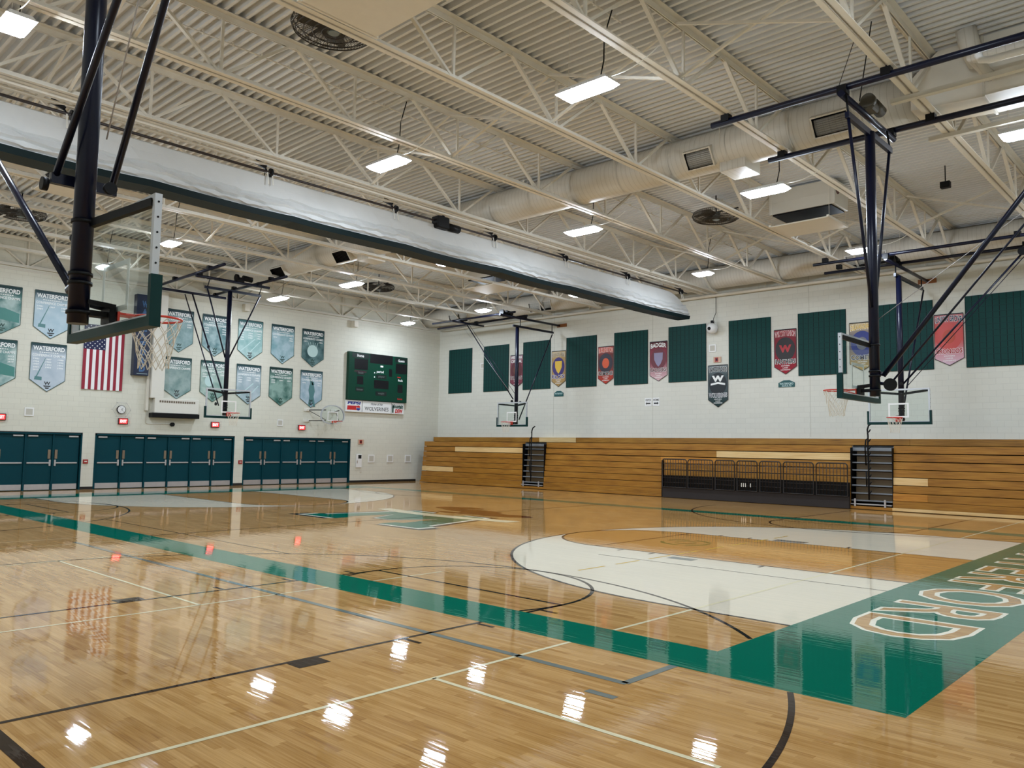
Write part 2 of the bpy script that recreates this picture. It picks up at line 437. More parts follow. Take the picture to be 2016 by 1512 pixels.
# ---------------------------------------------------------------- floor paint
def sector(mb, c, r0, r1, a0, a1, z, n=64):
    V = []
    for i in range(n+1):
        t = a0+(a1-a0)*i/n
        for r in (r0, r1): V.append(C(c[0]+r*math.cos(t), c[1]+r*math.sin(t), z))
    mb.add(V, [(2*i, 2*i+1, 2*i+3, 2*i+2) for i in range(n)])
def rect(mb, x0, x1, y0, y1, z):
    a, b = C(x0, y0, z), C(x1, y1, z); X0, X1 = sorted((a[0], b[0])); Y0, Y1 = sorted((a[1], b[1]))
    mb.add([(X0,Y0,z),(X1,Y0,z),(X1,Y1,z),(X0,Y1,z)], [(0,1,2,3)])
def halfmoon(mb, c, r, sgn, z, n=64, base=0.0):
    """region inside a three-point arc: half disc + the straight strip to the baseline"""
    P = [C(base, c[1]-r, z)]
    for i in range(n+1):
        t = -math.pi/2+math.pi*i/n
        P.append(C(c[0]+sgn*r*math.cos(t), c[1]+r*math.sin(t), z))
    P.append(C(base, c[1]+r, z))
    if sgn < 0: P = P[::-1]
    P = P[::-1]
    mb.poly(P)
CL, CW = 25.6, 15.24; MY = CW/2; r3 = 6.02
z1, z2, z3, z4 = .0006, .0012, .0018, .0024
g = MB()                                                   # pale stain inside the arcs
halfmoon(g, (1.6, MY), r3, 1, z1, base=0); halfmoon(g, (CL-1.6, MY), r3, -1, z1, base=CL)
g.build('three_point_area', PALEF, fl, 'pale stained area inside the three-point arc')
g = MB()
for bx, s in ((0, 1), (CL, -1)):
    rect(g, bx, bx+s*5.79, MY-1.83, MY+1.83, z2)
    c = (bx+s*5.79, MY); P = []
    a0 = -math.pi/2 if s > 0 else math.pi/2
    for i in range(33): t = a0+math.pi*i/32; P.append(C(c[0]+1.83*math.cos(t), c[1]+1.83*math.sin(t), z2))
    g.poly(P[::-1] if True else P)
g.build('lane_area', LANEM, fl, 'amber stained free-throw lane and circle')
g = MB()                                                   # green boundary border
rect(g, -1.91, CL+1.91, -.745, 0, z1); rect(g, -1.91, 0, 0, CW+.6, z1); rect(g, CL, CL+1.91, 0, CW+.6, z1); rect(g, 0, CL, CW-.08, CW+.6, z1)
g.build('boundary_border', GREENF, fl, 'wide green painted border round the main court')
k = MB(); lw = .025
def hl(cx0, cx1, cy, w=.05, z=z3): rect(k, cx0, cx1, cy-w/2, cy+w/2, z)
def vl(cx, cy0, cy1, w=.05, z=z3): rect(k, cx-w/2, cx+w/2, cy0, cy1, z)
for bx, s in ((0, 1), (CL, -1)):
    c = (bx+s*1.6, MY)
    a0, a1 = (-math.pi/2, math.pi/2) if s > 0 else (math.pi/2, 1.5*math.pi)
    sector(k, c, r3-.05, r3, a0, a1, z3, 96)
    hl(bx, bx+s*1.6, MY-r3+.025); hl(bx, bx+s*1.6, MY+r3-.025)
    hl(bx, bx+s*5.79, MY-1.83, .05); hl(bx, bx+s*5.79, MY+1.83, .05); vl(bx+s*5.79, MY-1.83, MY+1.83)
    sector(k, (bx+s*5.79, MY), 1.80, 1.85, a0, a1, z3)
    for d, ww in ((2.25, .05), (4.4, .05), (5.1, .05)):
        for q in (-1, 1): rect(k, bx+s*d, bx+s*(d+ww), MY+q*1.86, MY+q*2.06, z3)
vl(12.8, 0, CW)
hl(0, 5.0, 4.8, .03); hl(0, 7.2, 9.0, .03)
for cx in (4.28, CL-4.28):                                  # two cross courts
    for side in (0, 1):
        def yy(v): return v if side == 0 else CW-v
        base, bk, ft = -5.44, -3.5, .65
        a0, a1 = (0, math.pi) if side == 0 else (math.pi, 2*math.pi)
        # three-point arc, broken by the green border
        t0 = math.asin(min(1, 3.55/r3)); seg = []
        cc = (cx, yy(bk))
        tb0 = math.asin((0-bk)/r3); tb1 = math.asin((-.745-bk)/r3)
        if side == 0:
            tx = math.acos(-4.28/r3); sector(k, cc, r3-.05, r3, tb0 if cx < 12 else math.pi-tx, tx if cx < 12 else math.pi-tb0, z3, 80)
            sector(k, cc, r3-.05, r3, 0, tb1, z3, 30); sector(k, cc, r3-.05, r3, math.pi-tb1, math.pi, z3, 30)
            for sx in (-1, 1): vl(cx+sx*(r3-.025), base, bk)
            for sx in (-1, 1):
                vl(cx+sx*1.83, base, -.745); vl(cx+sx*1.83, 0, ft)
            hl(cx-1.83, cx+1.83, ft); hl(cx-8.0 if cx > 12 else cx-2.6, cx+8.0 if cx < 12 else cx+2.6, base, .1); hl(cx-5.9 if cx < 12 else cx+2.6, cx-2.6 if cx < 12 else cx+5.9, base, .1)
            sector(k, (cx, ft), 1.80, 1.85, -.36, math.pi+.36, z3, 48)
            for sx in (-1, 1):
                rect(k, cx+sx*1.86, cx+sx*2.06, -3.18, -2.86, z3)
                for d in (-1.88, -.86, .2): rect(k, cx+sx*1.86, cx+sx*2.1, d, d+.05, z3)
        else:
            yb = 20.3
            sector(k, (cx, 18.75), 5.97, 6.02, math.pi, 2*math.pi, z3, 80)
            for sx in (-1, 1): vl(cx+sx*1.83, 14.55, yb)
            hl(cx-1.83, cx+1.83, 14.55)
            sector(k, (cx, 14.55), 1.80, 1.85, math.pi, 2*math.pi, z3, 40)
hl(8.6, 17.0, .64, .03); 
k.build('court_lines', LINEK, fl, 'dark brown court lines')
k = MB()                                                    # cream volleyball lines
vl(1.21, -6.5, -.745, .045); vl(1.21, 0, 20.5, .045); hl(-1.4, 1.21, -2.545, .045); hl(5.37, 10.2, -2.545, .04); vl(5.37, -6.5, -.745, .04); vl(5.37, 0, 1.3, .04)
vl(10.15, -6.5, -.745, .04); vl(12.3, -6, -.745, .03); vl(13.3, -6, -.745, .03); vl(24.4, 0, 20, .045)
k.build('volleyball_lines', LINEC, fl, 'thin cream volleyball lines')
k = MB(); hl(0, 12.6, -1.51, .08); vl(.02, -1.51, -.745, .08); rect(k, -.16, .12, -1.93, -1.85, z3)
rect(k, 3.42, 3.92, 5.35, 5.6, z3); rect(k, 3.2, 3.9, 9.55, 9.85, z3)
k.build('grey_lines', LINEG, fl, 'grey court lines')
k = MB(); y0 = 3.0
while y0 < 11: vl(4.05, y0, y0+.7, .05, z4); y0 += 1.0
k.build('dashed_line', YELF, fl, 'yellow dashed line')
# baseline lettering (tops point away from the court)
g = MB(); text(g, 'WATERFORD', (Xb+.955, MY-Yn, z2), (0,-1,0), (1,0,0), 11.4, 1.28, .032, sp=1.12); g.build('baseline_lettering_edge', WHITEF, fl, 'white outline of the baseline letters')
g = MB(); text(g, 'WATERFORD', (Xb+.955, MY-Yn, z3), (0,-1,0), (1,0,0), 11.29, 1.18, -.002, sp=1.12); g.build('baseline_lettering', FLOORM, fl, 'bare wood baseline letters reading WATERFORD')
# centre emblem: block letter seen from the bleachers, ribbon, brown scroll
cx0, cy0 = Xb-12.95, 7.2-Yn
def E2(a, b, z): return (cx0-a, cy0-b, z)                   # a to the bleacher viewer's right, b upward
Wp = [(a*1.08, .5+(b_-.5)*1.22) for a, b_ in [(-2.2,1.7),(-.85,1.7),(-.85,1.25),(-1.1,1.25),(-.85,.1),(-.3,1.0),(.3,1.0),(.85,.1),(1.1,1.25),(.85,1.25),(.85,1.7),(2.2,1.7),(2.2,1.25),(1.95,1.25),(1.35,-.9),(.55,-.9),(0,-.1),(-.55,-.9),(-1.35,-.9),(-1.95,1.25),(-2.2,1.25)]]
def emb(mb, P, z, gr=1.0, c=(0,.4)): mb.poly([E2(c[0]+(a-c[0])*gr + 0, c[1]+(b-c[1])*gr, z) for a, b in P])
g = MB(); emb(g, Wp, z1, 1.17); g.build('emblem_outline', LINEK, fl)
g = MB(); emb(g, Wp, z2, 1.07); g.build('emblem_inner_edge', WHITEF, fl)
g = MB(); emb(g, Wp, z3, 1.0); g.build('emblem_letter', GREENF, fl, 'green block letter of the centre emblem')
g = MB(); g.poly([E2(a*1.08, b-.85, z4) for a, b in ((-2.5,.1),(-1.2,.35),(0,.42),(1.2,.35),(2.5,.1),(2.5,-.4),(1.2,-.15),(0,-.08),(-1.2,-.15),(-2.5,-.4))]); g.build('emblem_ribbon', LINEC, fl)
g = MB()
for dx, dy, rx, ry in ((-.7,-2.1,1.15,.42),(.5,-2.6,1.2,.45),(1.7,-2.9,.6,.4),(-1.6,-2.3,.55,.3),(.3,-1.75,.8,.18),(1.2,-3.3,.5,.22)):
    g.poly([E2(dx+rx*math.cos(t), dy+ry*math.sin(t), z3+.0002*dx) for t in [2*math.pi*i/18 for i in range(18)]])
g.build('emblem_scroll', BROWNF, fl, 'brown lower part of the centre emblem')
g = MB()
for a0, a1 in ((.2,1.2),(1.5,2.6),(2.9,4.2),(4.5,5.9)): sector(g, (4.93, 7.72), .44, .52, a0, a1, z4, 24)
sector(g, (4.93,7.72), .2, .25, 0, 2.2, z4, 16); sector(g, (4.93,7.72), .2, .25, 3.1, 5.3, z4, 16)
g.build('lane_emblem', paint_mat('olive_paint', '4f6a32'), fl, 'small green ring emblem in the lane')

# ---------------------------------------------------------------- doors in the left wall
dn = 0; tn = 2
for (a, b), nl in zip(doorspans, (4, 6, 6)):
    tn += 1; f = MB(); fwid = .055
    f.box(-.14, .012, a, a+fwid, 0, 2.2); f.box(-.14, .012, b-fwid, b, 0, 2.2); f.box(-.14, .012, a, b, 2.14, 2.2)
    span = (b-a-2*fwid)/nl
    for i in range(1, nl):
        yc = a+fwid+i*span; f.box(-.14, -.02, yc-.028, yc+.028, 0, 2.14)
    struct(f.build('trim_%d' % tn, TEALDOOR))
    struct(MB().box(-.02, .02, a, b, 2.2, 2.225).build('trim_%d' % (tn+10), BASEB))
    for i in range(nl):
        dn += 1; y0 = a+fwid+i*span+.03; y1 = y0+span-.06
        d = MB(); d.bbox(-.12, -.075, y0, y1, .012, 2.135, .004)
        do = struct(d.build('door_%d' % dn, TEALDOOR))
        hi = (i % 2 == 0); lx = y1-.03 if hi else y0+.03; s = -1 if hi else 1
        q = MB(); q.bbox(-.065, -.035, y0+.05, y1-.05, 1.02, 1.075, .006); q.box(-.075, -.03, lx, lx+s*.06, .93, 1.17); q.build('push_bar', STEEL, do)
        q = MB(); q.bbox(-.075, -.05, lx+s*.01, lx+s*.11, 1.2, 1.55, .006); q.build('pull_plate', STEELTAG, do)
        q = MB(); q.bbox(-.075, -.07, y0+.02, y1-.02, .03, .24, .001); q.build('kick_plate', STEEL, do)
        q = MB(); cy = y0+.22 if hi else y1-.22; q.bbox(-.075, -.02, cy-.17, cy+.17, 2.04, 2.10, .006); q.build('door_closer', STEEL, do)
struct(MB().box(-.31, -.29, -23, -5.5, 0, 2.3).build('wall_behind_doors', BLACK))

# ---------------------------------------------------------------- roof trusses
NUMW = ['first', 'second', 'third', 'fourth', 'fifth', 'sixth', 'seventh', 'eighth', 'ninth', 'tenth', 'eleventh', 'twelfth']
TX = [.06+2.952*i for i in range(11)]
NY = [-1.0-2.853*i for i in range(11)]; YEND = -30.3
ZB, ZT = 8.385, 9.53
truss0 = thing('roof_truss', 'x', 'roof truss', (0, 0, ZB), 'roof trusses')
ch = MB()
for s in (-1, 1):
    ch.box(s*.014, s*.118, YEND, -.72, ZB, ZB+.014); ch.box(s*.014, s*.028, YEND, -.72, ZB, ZB+.11)
ch.build('bottom_chord', CREAM, truss0)
ch = MB()
for s in (-1, 1):
    ch.box(s*.014, s*.13, YMIN, -.01, ZT-.014, ZT); ch.box(s*.014, s*.028, YMIN, -.01, ZT-.12, ZT)
ch.build('top_chord', CREAM, truss0)
for i, yb in enumerate(NY):
    for s in (-1, 1):
        yt = yb+s*1.4265
        if yt > -.05: yt = -.05
        if yt < YMIN: continue
        d = MB(); d.beam((0, yb+s*.05, ZB+.05), (0, yt-s*.05, ZT-.06), .075, .05); d.build('diagonal', CREAM, truss0)
    d = MB(); d.beam((0, yb, ZB+.05), (0, yb, ZT-.06), .05, .04); d.build('vertical', CREAM, truss0)
for i, x in enumerate(TX):
    lab = 'cream open-web roof truss, %s from the door wall' % NUMW[i] if i else 'cream open-web roof truss against the door wall'
    if i == 0: truss0.location = (x, 0, ZB); truss0['label'] = lab
    else: dup(truss0, (x, 0, ZB), lab)
# diagonal bridging between trusses
br0 = None
for ri, (yb, rn) in enumerate(((-5.7, 'near the bleachers'), (-18.4, 'at mid-court'), (-25.4, 'over the near sideline'))):
    for i in range(len(TX)-1):
        xa, xb = TX[i]+.03, TX[i+1]-.03
        lab = 'crossed roof brace, %s and %s trusses from the door wall, %s' % (NUMW[i], NUMW[i+1], rn)
        if br0 is None:
            br0 = thing('cross_brace', lab, 'brace', (xa, yb, 8.9), 'cross braces between trusses')
            MB().beam((xa, yb, ZT-.1), (xb, yb, ZB+.05), .05, .045).build('brace_bar', CREAM, br0)
            MB().beam((xa, yb+.05, ZB+.05), (xb, yb+.05, ZT-.1), .05, .045).build('brace_bar', CREAM, br0)
        else:
            if ri == 2 and i < 3: continue
            dup(br0, (xa, yb, 8.9), lab)
# conduits under the deck
for x, y0, y1, z, lab in ((19.9, -29, -1.8, 9.47, 'thin cream conduit under the roof deck between the seventh and eighth trusses'),
                          (25.9, -22.6, -19.0, 9.47, 'thin cream conduit under the deck beyond the nearest row of lights'),
                          (22.3, -9, -2, 9.47, 'thin cream conduit under the deck near the ceiling fan by the bleacher wall'),
                          (20.5, -19, -14.2, 8.62, 'cream conduit clipped along the lower chord of the eighth truss')):
    q = MB(); q.tube((x, y0, z), (x, y1, z), .014, 6)
    yy_ = y0+.4
    while yy_ < y1: q.box(x-.02, x+.02, yy_-.012, yy_+.012, z-.02, z+.06); yy_ += .6
    solo('conduit', q, CREAM, lab, 'conduit', (x, y0, z))

# ---------------------------------------------------------------- high-bay lights
LZ = 8.15
lights = [(25.53,-19.5),(19.94,-19.46),(14.07,-19.38),(8.97,-19.46),(3.69,-19.5),(31.0,-19.5),
          (25.44,-12.36),(19.89,-12.35),(13.79,-12.14),(8.2,-12.0),(3.1,-12.18),(30.95,-12.45),
          (25.06,-5.13),(19.72,-5.22),(13.83,-4.92),(8.08,-4.61),(2.31,-4.27),(30.7,-5.1),
          (20.36,-26.91),(24.9,-27.5),(31.0,-26.9),(14.6,-26.9),(9.0,-26.9),(3.6,-26.9)]  # lamps out of view extend the grid, added for illumination
def lamp_proto(hx, hy, lens):
    L0 = thing('high_bay_light', 'x', 'light', (0,0,LZ), 'high-bay lights')
    h = MB()
    h.add([(-hx,-hy,LZ+.03),(hx,-hy,LZ+.03),(hx,hy,LZ+.03),(-hx,hy,LZ+.03),(-hx+.06,-hy+.06,LZ+.12),(hx-.06,-hy+.06,LZ+.12),(hx-.06,hy-.06,LZ+.12),(-hx+.06,hy-.06,LZ+.12)],
          [(4,5,6,7),(0,1,5,4),(1,2,6,5),(2,3,7,6),(3,0,4,7),(0,3,2,1)]); h.build('housing', WHITE, L0)
    h = MB()
    h.add([(-hx,-hy,LZ+.028),(hx,-hy,LZ+.028),(hx,hy,LZ+.028),(-hx,hy,LZ+.028),(-hx+.1,-hy+.08,LZ-.05),(hx-.1,-hy+.08,LZ-.05),(hx-.1,hy-.08,LZ-.05),(-hx+.1,hy-.08,LZ-.05)],
          [(7,6,5,4),(4,5,1,0),(5,6,2,1),(6,7,3,2),(7,4,0,3)]); h.build('lens', lens, L0)
    h = MB(); h.path([(hx*.5,0,LZ+.1),(hx*.63,.02,LZ+.45),(hx*.6,.05,LZ+.9),(hx*.83,.1,LZ+1.36)], .012, 6); h.build('power_cord', BLACK, L0)
    for s in (-1, 1): h = MB(); h.tube((s*hx*.75,0,LZ+.1), (s*hx*.75,0,LZ+1.39), .005, 4); h.build('hanger_wire', CREAM, L0)
    h = MB(); h.path([(.2+1.3*t, -.05, LZ+.16-.55*math.sin(math.pi*min(1,t*.62))*(.35) + .32*t*t) for t in [i/10 for i in range(11)]], .009, 5); h.build('white_cable', CABLEW, L0)
    return L0
PROT = {True: lamp_proto(.55, .21, LENS), False: lamp_proto(.33, .21, LENS2)}
used = {True: False, False: False}
rows = ['row over the near sideline', 'row along the middle duct', 'row by the bleacher wall', 'row behind the near hoop']
cnt = {}
for i, (x, y) in enumerate(lights):
    row = 0 if -21 < y < -18 else 1 if -14 < y < -10 else 2 if y > -7 else 3
    order = sorted([q for q in lights if abs(q[1]-y) < 1.5]); k_ = order.index((x, y))
    lab = 'bright high-bay light, %s from the door wall, %s' % (NUMW[k_], rows[row])
    big = (row in (0, 1) and x > 18) or (x, y) in ((8.2,-12.0),(3.1,-12.18))
    if not used[big]: used[big] = True; PROT[big].location = (x, y, LZ); PROT[big]['label'] = lab; ORG[PROT[big].name] = Vector((x, y, LZ))
    else: dup(PROT[big], (x, y, LZ), lab)

# ---------------------------------------------------------------- ducts and diffusers
def duct(name, yc, zc, r, x0, x1, lab):
    t = thing(name, lab, 'duct', (x0, yc, zc), 'round air ducts')
    q = MB(); P = []; q.path([(x0+(x1-x0)*i/24, yc, zc) for i in range(25)], r, 28); q.build('duct_pipe', DUCT, t)
    x = x0+1.2
    while x < x1:
        q = MB(); q.path([(x-.02, yc, zc), (x+.02, yc, zc)], r+.012, 28, cap=False); x += 1.5; q.build('seam_band', DUCT, t)
    x = x0+1.5
    while x < x1:
        for s in (-1, 1): q = MB(); q.tube((x, yc+s*r, zc), (x, yc+s*r, 9.54), .008, 4); q.build('hanger_rod', CREAM, t)
        x += 2.95
    return t
duct('air_duct', -13.6, 8.95, .47, .05, 29.24, 'long round cream duct running over the middle of the court')
duct('air_duct', -.98, 8.98, .45, .05, 34.4, 'long round cream duct running along the bleacher wall')
def diffuser(cx, cy, cz, w, h, lab, tilt=.6, win=False):
    t = thing('air_diffuser', lab, 'air vent', (cx, cy, cz), 'duct diffusers')
    # opening faces -y and down
    N = Vector((0, -math.cos(tilt), -math.sin(tilt))); U = Vector((1,0,0)); Vv = N.cross(U)*-1
    if Vv.z < 0: Vv = -Vv
    c = Vector((cx, cy, cz))
    def P(a, b, d): return c+U*a+Vv*b+N*d
    q = MB()
    o = [(-w/2,-h/2),(w/2,-h/2),(w/2,h/2),(-w/2,h/2)]; i_ = [(a*.9, b*.86) for a, b in o]
    V = [P(a,b,0) for a,b in o]+[P(a,b,0) for a,b in i_]+[P(a,b,-.26) for a,b in o]
    q.add(V, [(j,(j+1)%4,4+(j+1)%4,4+j) for j in range(4)]+[((j+1)%4,j,8+j,8+(j+1)%4) for j in range(4)]); q.build('diffuser_box', WHITE if win else DUCT, t)
    q = MB(); q.add([P(a,b,-.12) for a,b in i_], [(0,1,2,3)])
    for j in range(4): a, b = i_[j], i_[(j+1)%4]; q.add([P(*a,0),P(*b,0),P(*b,-.12),P(*a,-.12)], [(0,1,2,3)])
    q.build('dark_throat', BLACK, t)
    q = MB()
    for j in range(1, 9):
        b = -h*.43+h*.86*j/9; q.add([P(-w*.45,b,-.02),P(w*.45,b,-.02),P(w*.45,b-.02,-.09),P(-w*.45,b-.02,-.09)], [(0,1,2,3)])
    q.build('louvre', mat('louvre_brown', '6b6354', .5), t)
    return t
diffuser(27.68, -14.08, 8.68, .8, .46, 'wide louvred duct diffuser just left of the nearest hanging hoop post')
diffuser(24.6, -14.06, 8.68, .72, .46, 'cream duct diffuser with dark grille between the second and third trusses from the right')
diffuser(10.4, -14.06, 8.55, .9, .46, 'dark-mouthed duct diffuser beyond the divider curtain, right of the far post')
diffuser(6.2, -14.06, 8.55, .9, .46, 'small dark duct diffuser above the far hoop by the door wall')
for x, lab in ((3.0, 'dark grille on the wall duct near the corner of the two walls'), (8.75, 'pair-sized dark grille on the wall duct above the far corner hoop'),
               (15.0, 'dark grille on the wall duct right under the end of the curtain'), (24.0, 'white-framed grille on the wall duct behind the near hanging post')):
    diffuser(x-.36, -1.42, 8.72, .7, .5, lab + ', left half', .35, x > 20); diffuser(x+.36, -1.42, 8.72, .7, .5, lab + ', right half', .35, x > 20)
# square take-off boxes under the middle duct
for x, lab in ((25.35, 'square cream drop box under the middle duct beside the diffuser'), (11.4, 'square cream drop box under the middle duct beyond the curtain')):
    q = MB(); q.bbox(x-.32, x+.32, -13.85, -13.1, 8.33, 8.62, .01); solo('duct_drop_box', q, DUCT, lab, 'duct box', (x, -13.5, 8.33))
# sheet metal transition at the right end of the middle duct
t = thing('duct_plenum', 'large rectangular sheet-metal plenum at the right end of the middle duct', 'duct box', (29.6, -13.6, 8.45))
q = MB(); q.prism([(29.25,-14.15,9.1),(29.25,-14.15,8.5),(30.5,-14.15,8.42),(30.5,-14.15,9.53),(29.75,-14.15,9.53)], (0,.95,0)); q.build('sloped_transition', CREAM, t)
q = MB(); q.box(30.5, 34.3, -14.2, -13.2, 8.42, 9.53); q.build('plenum_box', CREAM, t)
for x in (30.5, 32.0, 33.4): q = MB(); q.box(x-.02, x+.02, -14.23, -13.17, 8.39, 9.53); q.build('flange', GREYCREAM, t)
q = MB(); q.path([(30.35,-14.7,9.5),(30.4,-14.65,9.2),(30.45,-14.35,9.0)], .17, 16)
solo('round_branch_duct', q, DUCT, 'short round cream duct dropping beside the sheet-metal plenum', 'duct', (30.35,-14.7,9.5))
q = MB(); q.path([(34.3,-15.75,8.32),(30.95,-15.9,8.3),(30.83,-15.92,8.33),(30.8,-15.92,8.42),(30.8,-15.92,8.5)], .06, 12)
solo('elbow_pipe', q, WHITE, 'white pipe with an elbow under the sheet-metal plenum', 'pipe', (30.8,-15.92,8.3))
q = MB(); q.path([(34.3,-15.3,8.6),(30.7,-15.4,8.62),(30.6,-15.35,8.68),(30.55,-15.2,8.75),(30.6,-14.2,8.75)], .1, 12)
solo('thick_pipe', q, DUCT, 'thick cream pipe above the white elbow pipe', 'pipe', (30.7,-15.4,8.6))
for y, lab in ((-15.15, 'cream steel channel crossing under the nearest truss at the right, in front'), (-12.8, 'cream steel channel crossing under the nearest truss at the right, behind')):
    q = MB(); q.box(29.2, 34.3, y-.06, y+.06, 8.3, 8.38); solo('steel_channel', q, GREYCREAM, lab, 'steel channel', (29.2, y, 8.3))
q = MB(); q.tube((.4, -.22, 8.42), (34.4, -.22, 8.42), .07, 12)
x = 2.0
while x < 34: q.box(x-.01, x+.01, -.24, -.2, 8.42, 8.7); x += 2.95
solo('wall_pipe', q, CREAM, 'cream pipe running along the top of the bleacher wall under the duct', 'pipe', (.4,-.22,8.42))

# ---------------------------------------------------------------- ceiling fans
F0 = thing('ceiling_fan', 'x', 'ceiling fan', (0,0,8.9), 'caged ceiling fans')
FANM = mat('fan_cage_black', '2a251f', .5)
q = MB(); RF = .7
for i in range(72):
    a = 2*math.pi*i/72; c, s = math.cos(a), math.sin(a)
    q.path([(.12*c,.12*s,8.80),(.5*c,.5*s,8.80),(RF*.95*c,RF*.95*s,8.84),(RF*c,RF*s,8.92),(RF*.95*c,RF*.95*s,9.0),(.3*c,.3*s,9.04)], .0045, 4, cap=False)
for r, z in ((.2,8.80),(.35,8.80),(.5,8.80),(.62,8.815),(RF,8.92),(RF*.96,8.85),(RF*.96,8.99)):
    q.path([(r*math.cos(2*math.pi*i/40), r*math.sin(2*math.pi*i/40), z) for i in range(40)], .009, 5, True)
q.build('wire_cage', FANM, F0)
for j in range(3):
    a = 2*math.pi*j/3+.4; U = Vector((math.cos(a), math.sin(a), 0)); W = Vector((-math.sin(a), math.cos(a), 0))
    q = MB(); P = []
    for r, wd in ((.1,.09),(.3,.16),(.5,.18),(.62,.12)):
        P.append((U*r-W*wd+Vector((0,0,8.87)), U*r+W*wd+Vector((0,0,8.96))))
    V = [p for pr in P for p in pr]; q.add(V, [(2*i,2*i+1,2*i+3,2*i+2) for i in range(3)]); q.build('fan_blade', mat('fan_blade_grey', '3c3934', .5), F0)
q = MB(); q.disc((0,0,8.92), (0,0,1), .13, .2, 20); q.disc((0,0,8.81), (0,0,1), .09, .04, 16); q.build('fan_motor', mat('fan_motor_grey', '6c7471', .45), F0)
q = MB(); q.beam((-.72,0,9.03), (.72,0,9.03), .05, .03); q.tube((0,0,9.0), (0,0,9.54), .02, 8); q.build('fan_mount', DKGREY, F0)
for i, (x, y, lab) in enumerate(((22.8,-22.9,'large caged ceiling fan above the near sideline, nearest of the fans'), (22.3,-9.0,'caged ceiling fan half behind a truss toward the bleacher wall on the right'),
                               (6.1,-22.9,'caged ceiling fan at the left edge near the door wall'), (5.6,-8.7,'caged ceiling fan in the far corner above the scoreboard'))):
    if i == 0: F0.location = (x, y, 8.9); F0['label'] = lab
    else: dup(F0, (x, y, 8.9), lab)
# ---------------------------------------------------------------- rooftop air units with baffle panels
H0 = thing('air_unit', 'x', 'air unit', (0,0,8.6), 'ceiling air units with baffles')
q = MB(); q.bbox(-.95, .95, -.5, .5, 8.76, 9.46, .015); q.box(-.93, .93, -.505, .505, 9.08, 9.09); q.build('unit_body', GREYCREAM, H0)
q = MB(); q.box(-.85, .85, -.46, .46, 8.72, 8.765)
q.build('dark_grille', BLACK, H0)
q = MB(); q.bbox(-.82, .82, -.68, .68, 8.34, 8.37, .005); q.box(-.86,-.8,-.72,.72,8.34,8.4); q.box(.8,.86,-.72,.72,8.34,8.4); q.build('baffle_panel', CREAM, H0)
for a in (-.83,.83):
    for b in (-.6,.6): q = MB(); q.tube((a,b,8.36), (a,b,9.54), .006, 4); q.build('hanger_rod', CREAM, H0)
q = MB(); q.disc((.955, -.3, 9.17), (1,0,0), .12, .02, 20); q.build('side_fan', mat('red_brown', '5a342c', .5), H0)
for i, (x, y, lab) in enumerate(((24.7,-8.05,'ceiling air unit with hanging baffle above the centre of the bleachers'), (24.75,-23.55,'ceiling air unit whose cream baffle cuts the top edge of the view'),
                               (11.2,-7.3,'ceiling air unit with cream baffle beyond the divider curtain near the corner'), (11.9,-23.3,'ceiling air unit with dark grille behind the near hoop post'))):
    if i == 0: H0.location = (x, y, 8.6); H0['label'] = lab
    else: dup(H0, (x, y, 8.6), lab)
q = MB(); q.bbox(28.0, 28.24, -7.48, -7.32, 8.93, 9.1, .01); q.tube((28.12,-7.4,9.1), (28.12,-7.4,9.54), .015, 6)
t = solo('black_speaker', q, BLACK, 'small black box speaker under the deck right of the nearest hanging post', 'speaker', (28.12,-7.4,8.93))

# ---------------------------------------------------------------- divider curtain bundled under its truss
DX = 17.2
t = thing('divider_curtain', 'rolled-up white gym divider curtain with a dark green lower edge', 'curtain', (DX, -2.4, 8.2))
STR = (-30.2,-27.0,-23.6,-20.3,-16.9,-13.3,-9.9,-6.3,-2.4)
def cusp(y):
    for p_, q_ in zip(STR, STR[1:]):
        if p_ <= y <= q_: return math.sin(math.pi*(y-p_)/(q_-p_))**.6
    return 0
def prof(y):
    c_ = cusp(y); e = max(0, min(1, (-2.4-y)/1.2)); top = 8.13-.4*(1-e)**2
    j = .018*math.sin(y*7.1)+.012*math.sin(y*17.3); sw = .03*math.sin(y*1.3)
    d = .07*c_
    return [(.02,top),(.06,top-.03),(.09+sw*.3,top-.22-j),(.16+sw,7.70-d+j),(.12+sw,7.66-d+j),(.27+sw+.05*c_,7.50-d-j),(.24+sw,7.455-d-j),(.33+sw+.04*c_,7.33-d*.7+j),(.29+sw,7.285-d*.6),(.34+sw,7.22-d*.5),
            (-.24+sw,7.22-d*.5),(-.33,7.3-d*.5),(-.26,7.5),(-.15,7.7),(-.07,top-.2),(-.03,top-.03)]
ys = [-30.5+28.1*i/160 for i in range(161)]
q = MB(); V = []; n = 16
for y in ys: V += [(DX+a, y, z) for a, z in prof(y)]
q.add(V, [(i*n+j, (i+1)*n+j, (i+1)*n+(j+1)%n, i*n+(j+1)%n) for i in range(160) for j in range(n)])
q.poly(V[:n]); q.poly(V[-n:][::-1]); q.build('curtain_roll', CURTW, t)
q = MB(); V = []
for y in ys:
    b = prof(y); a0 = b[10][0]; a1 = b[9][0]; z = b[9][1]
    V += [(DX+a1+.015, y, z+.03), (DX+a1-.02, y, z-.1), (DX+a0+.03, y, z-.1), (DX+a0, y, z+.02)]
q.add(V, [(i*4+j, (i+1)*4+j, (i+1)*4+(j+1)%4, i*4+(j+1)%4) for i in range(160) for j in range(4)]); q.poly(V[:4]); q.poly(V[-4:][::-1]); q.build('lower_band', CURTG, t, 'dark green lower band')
q = MB(); q.tube((DX+.06,-30.8,8.22), (DX+.06,-2.2,8.22), .03, 10); q.build('drive_pipe', mat('dark_bronze', '2c211e', .4), t)
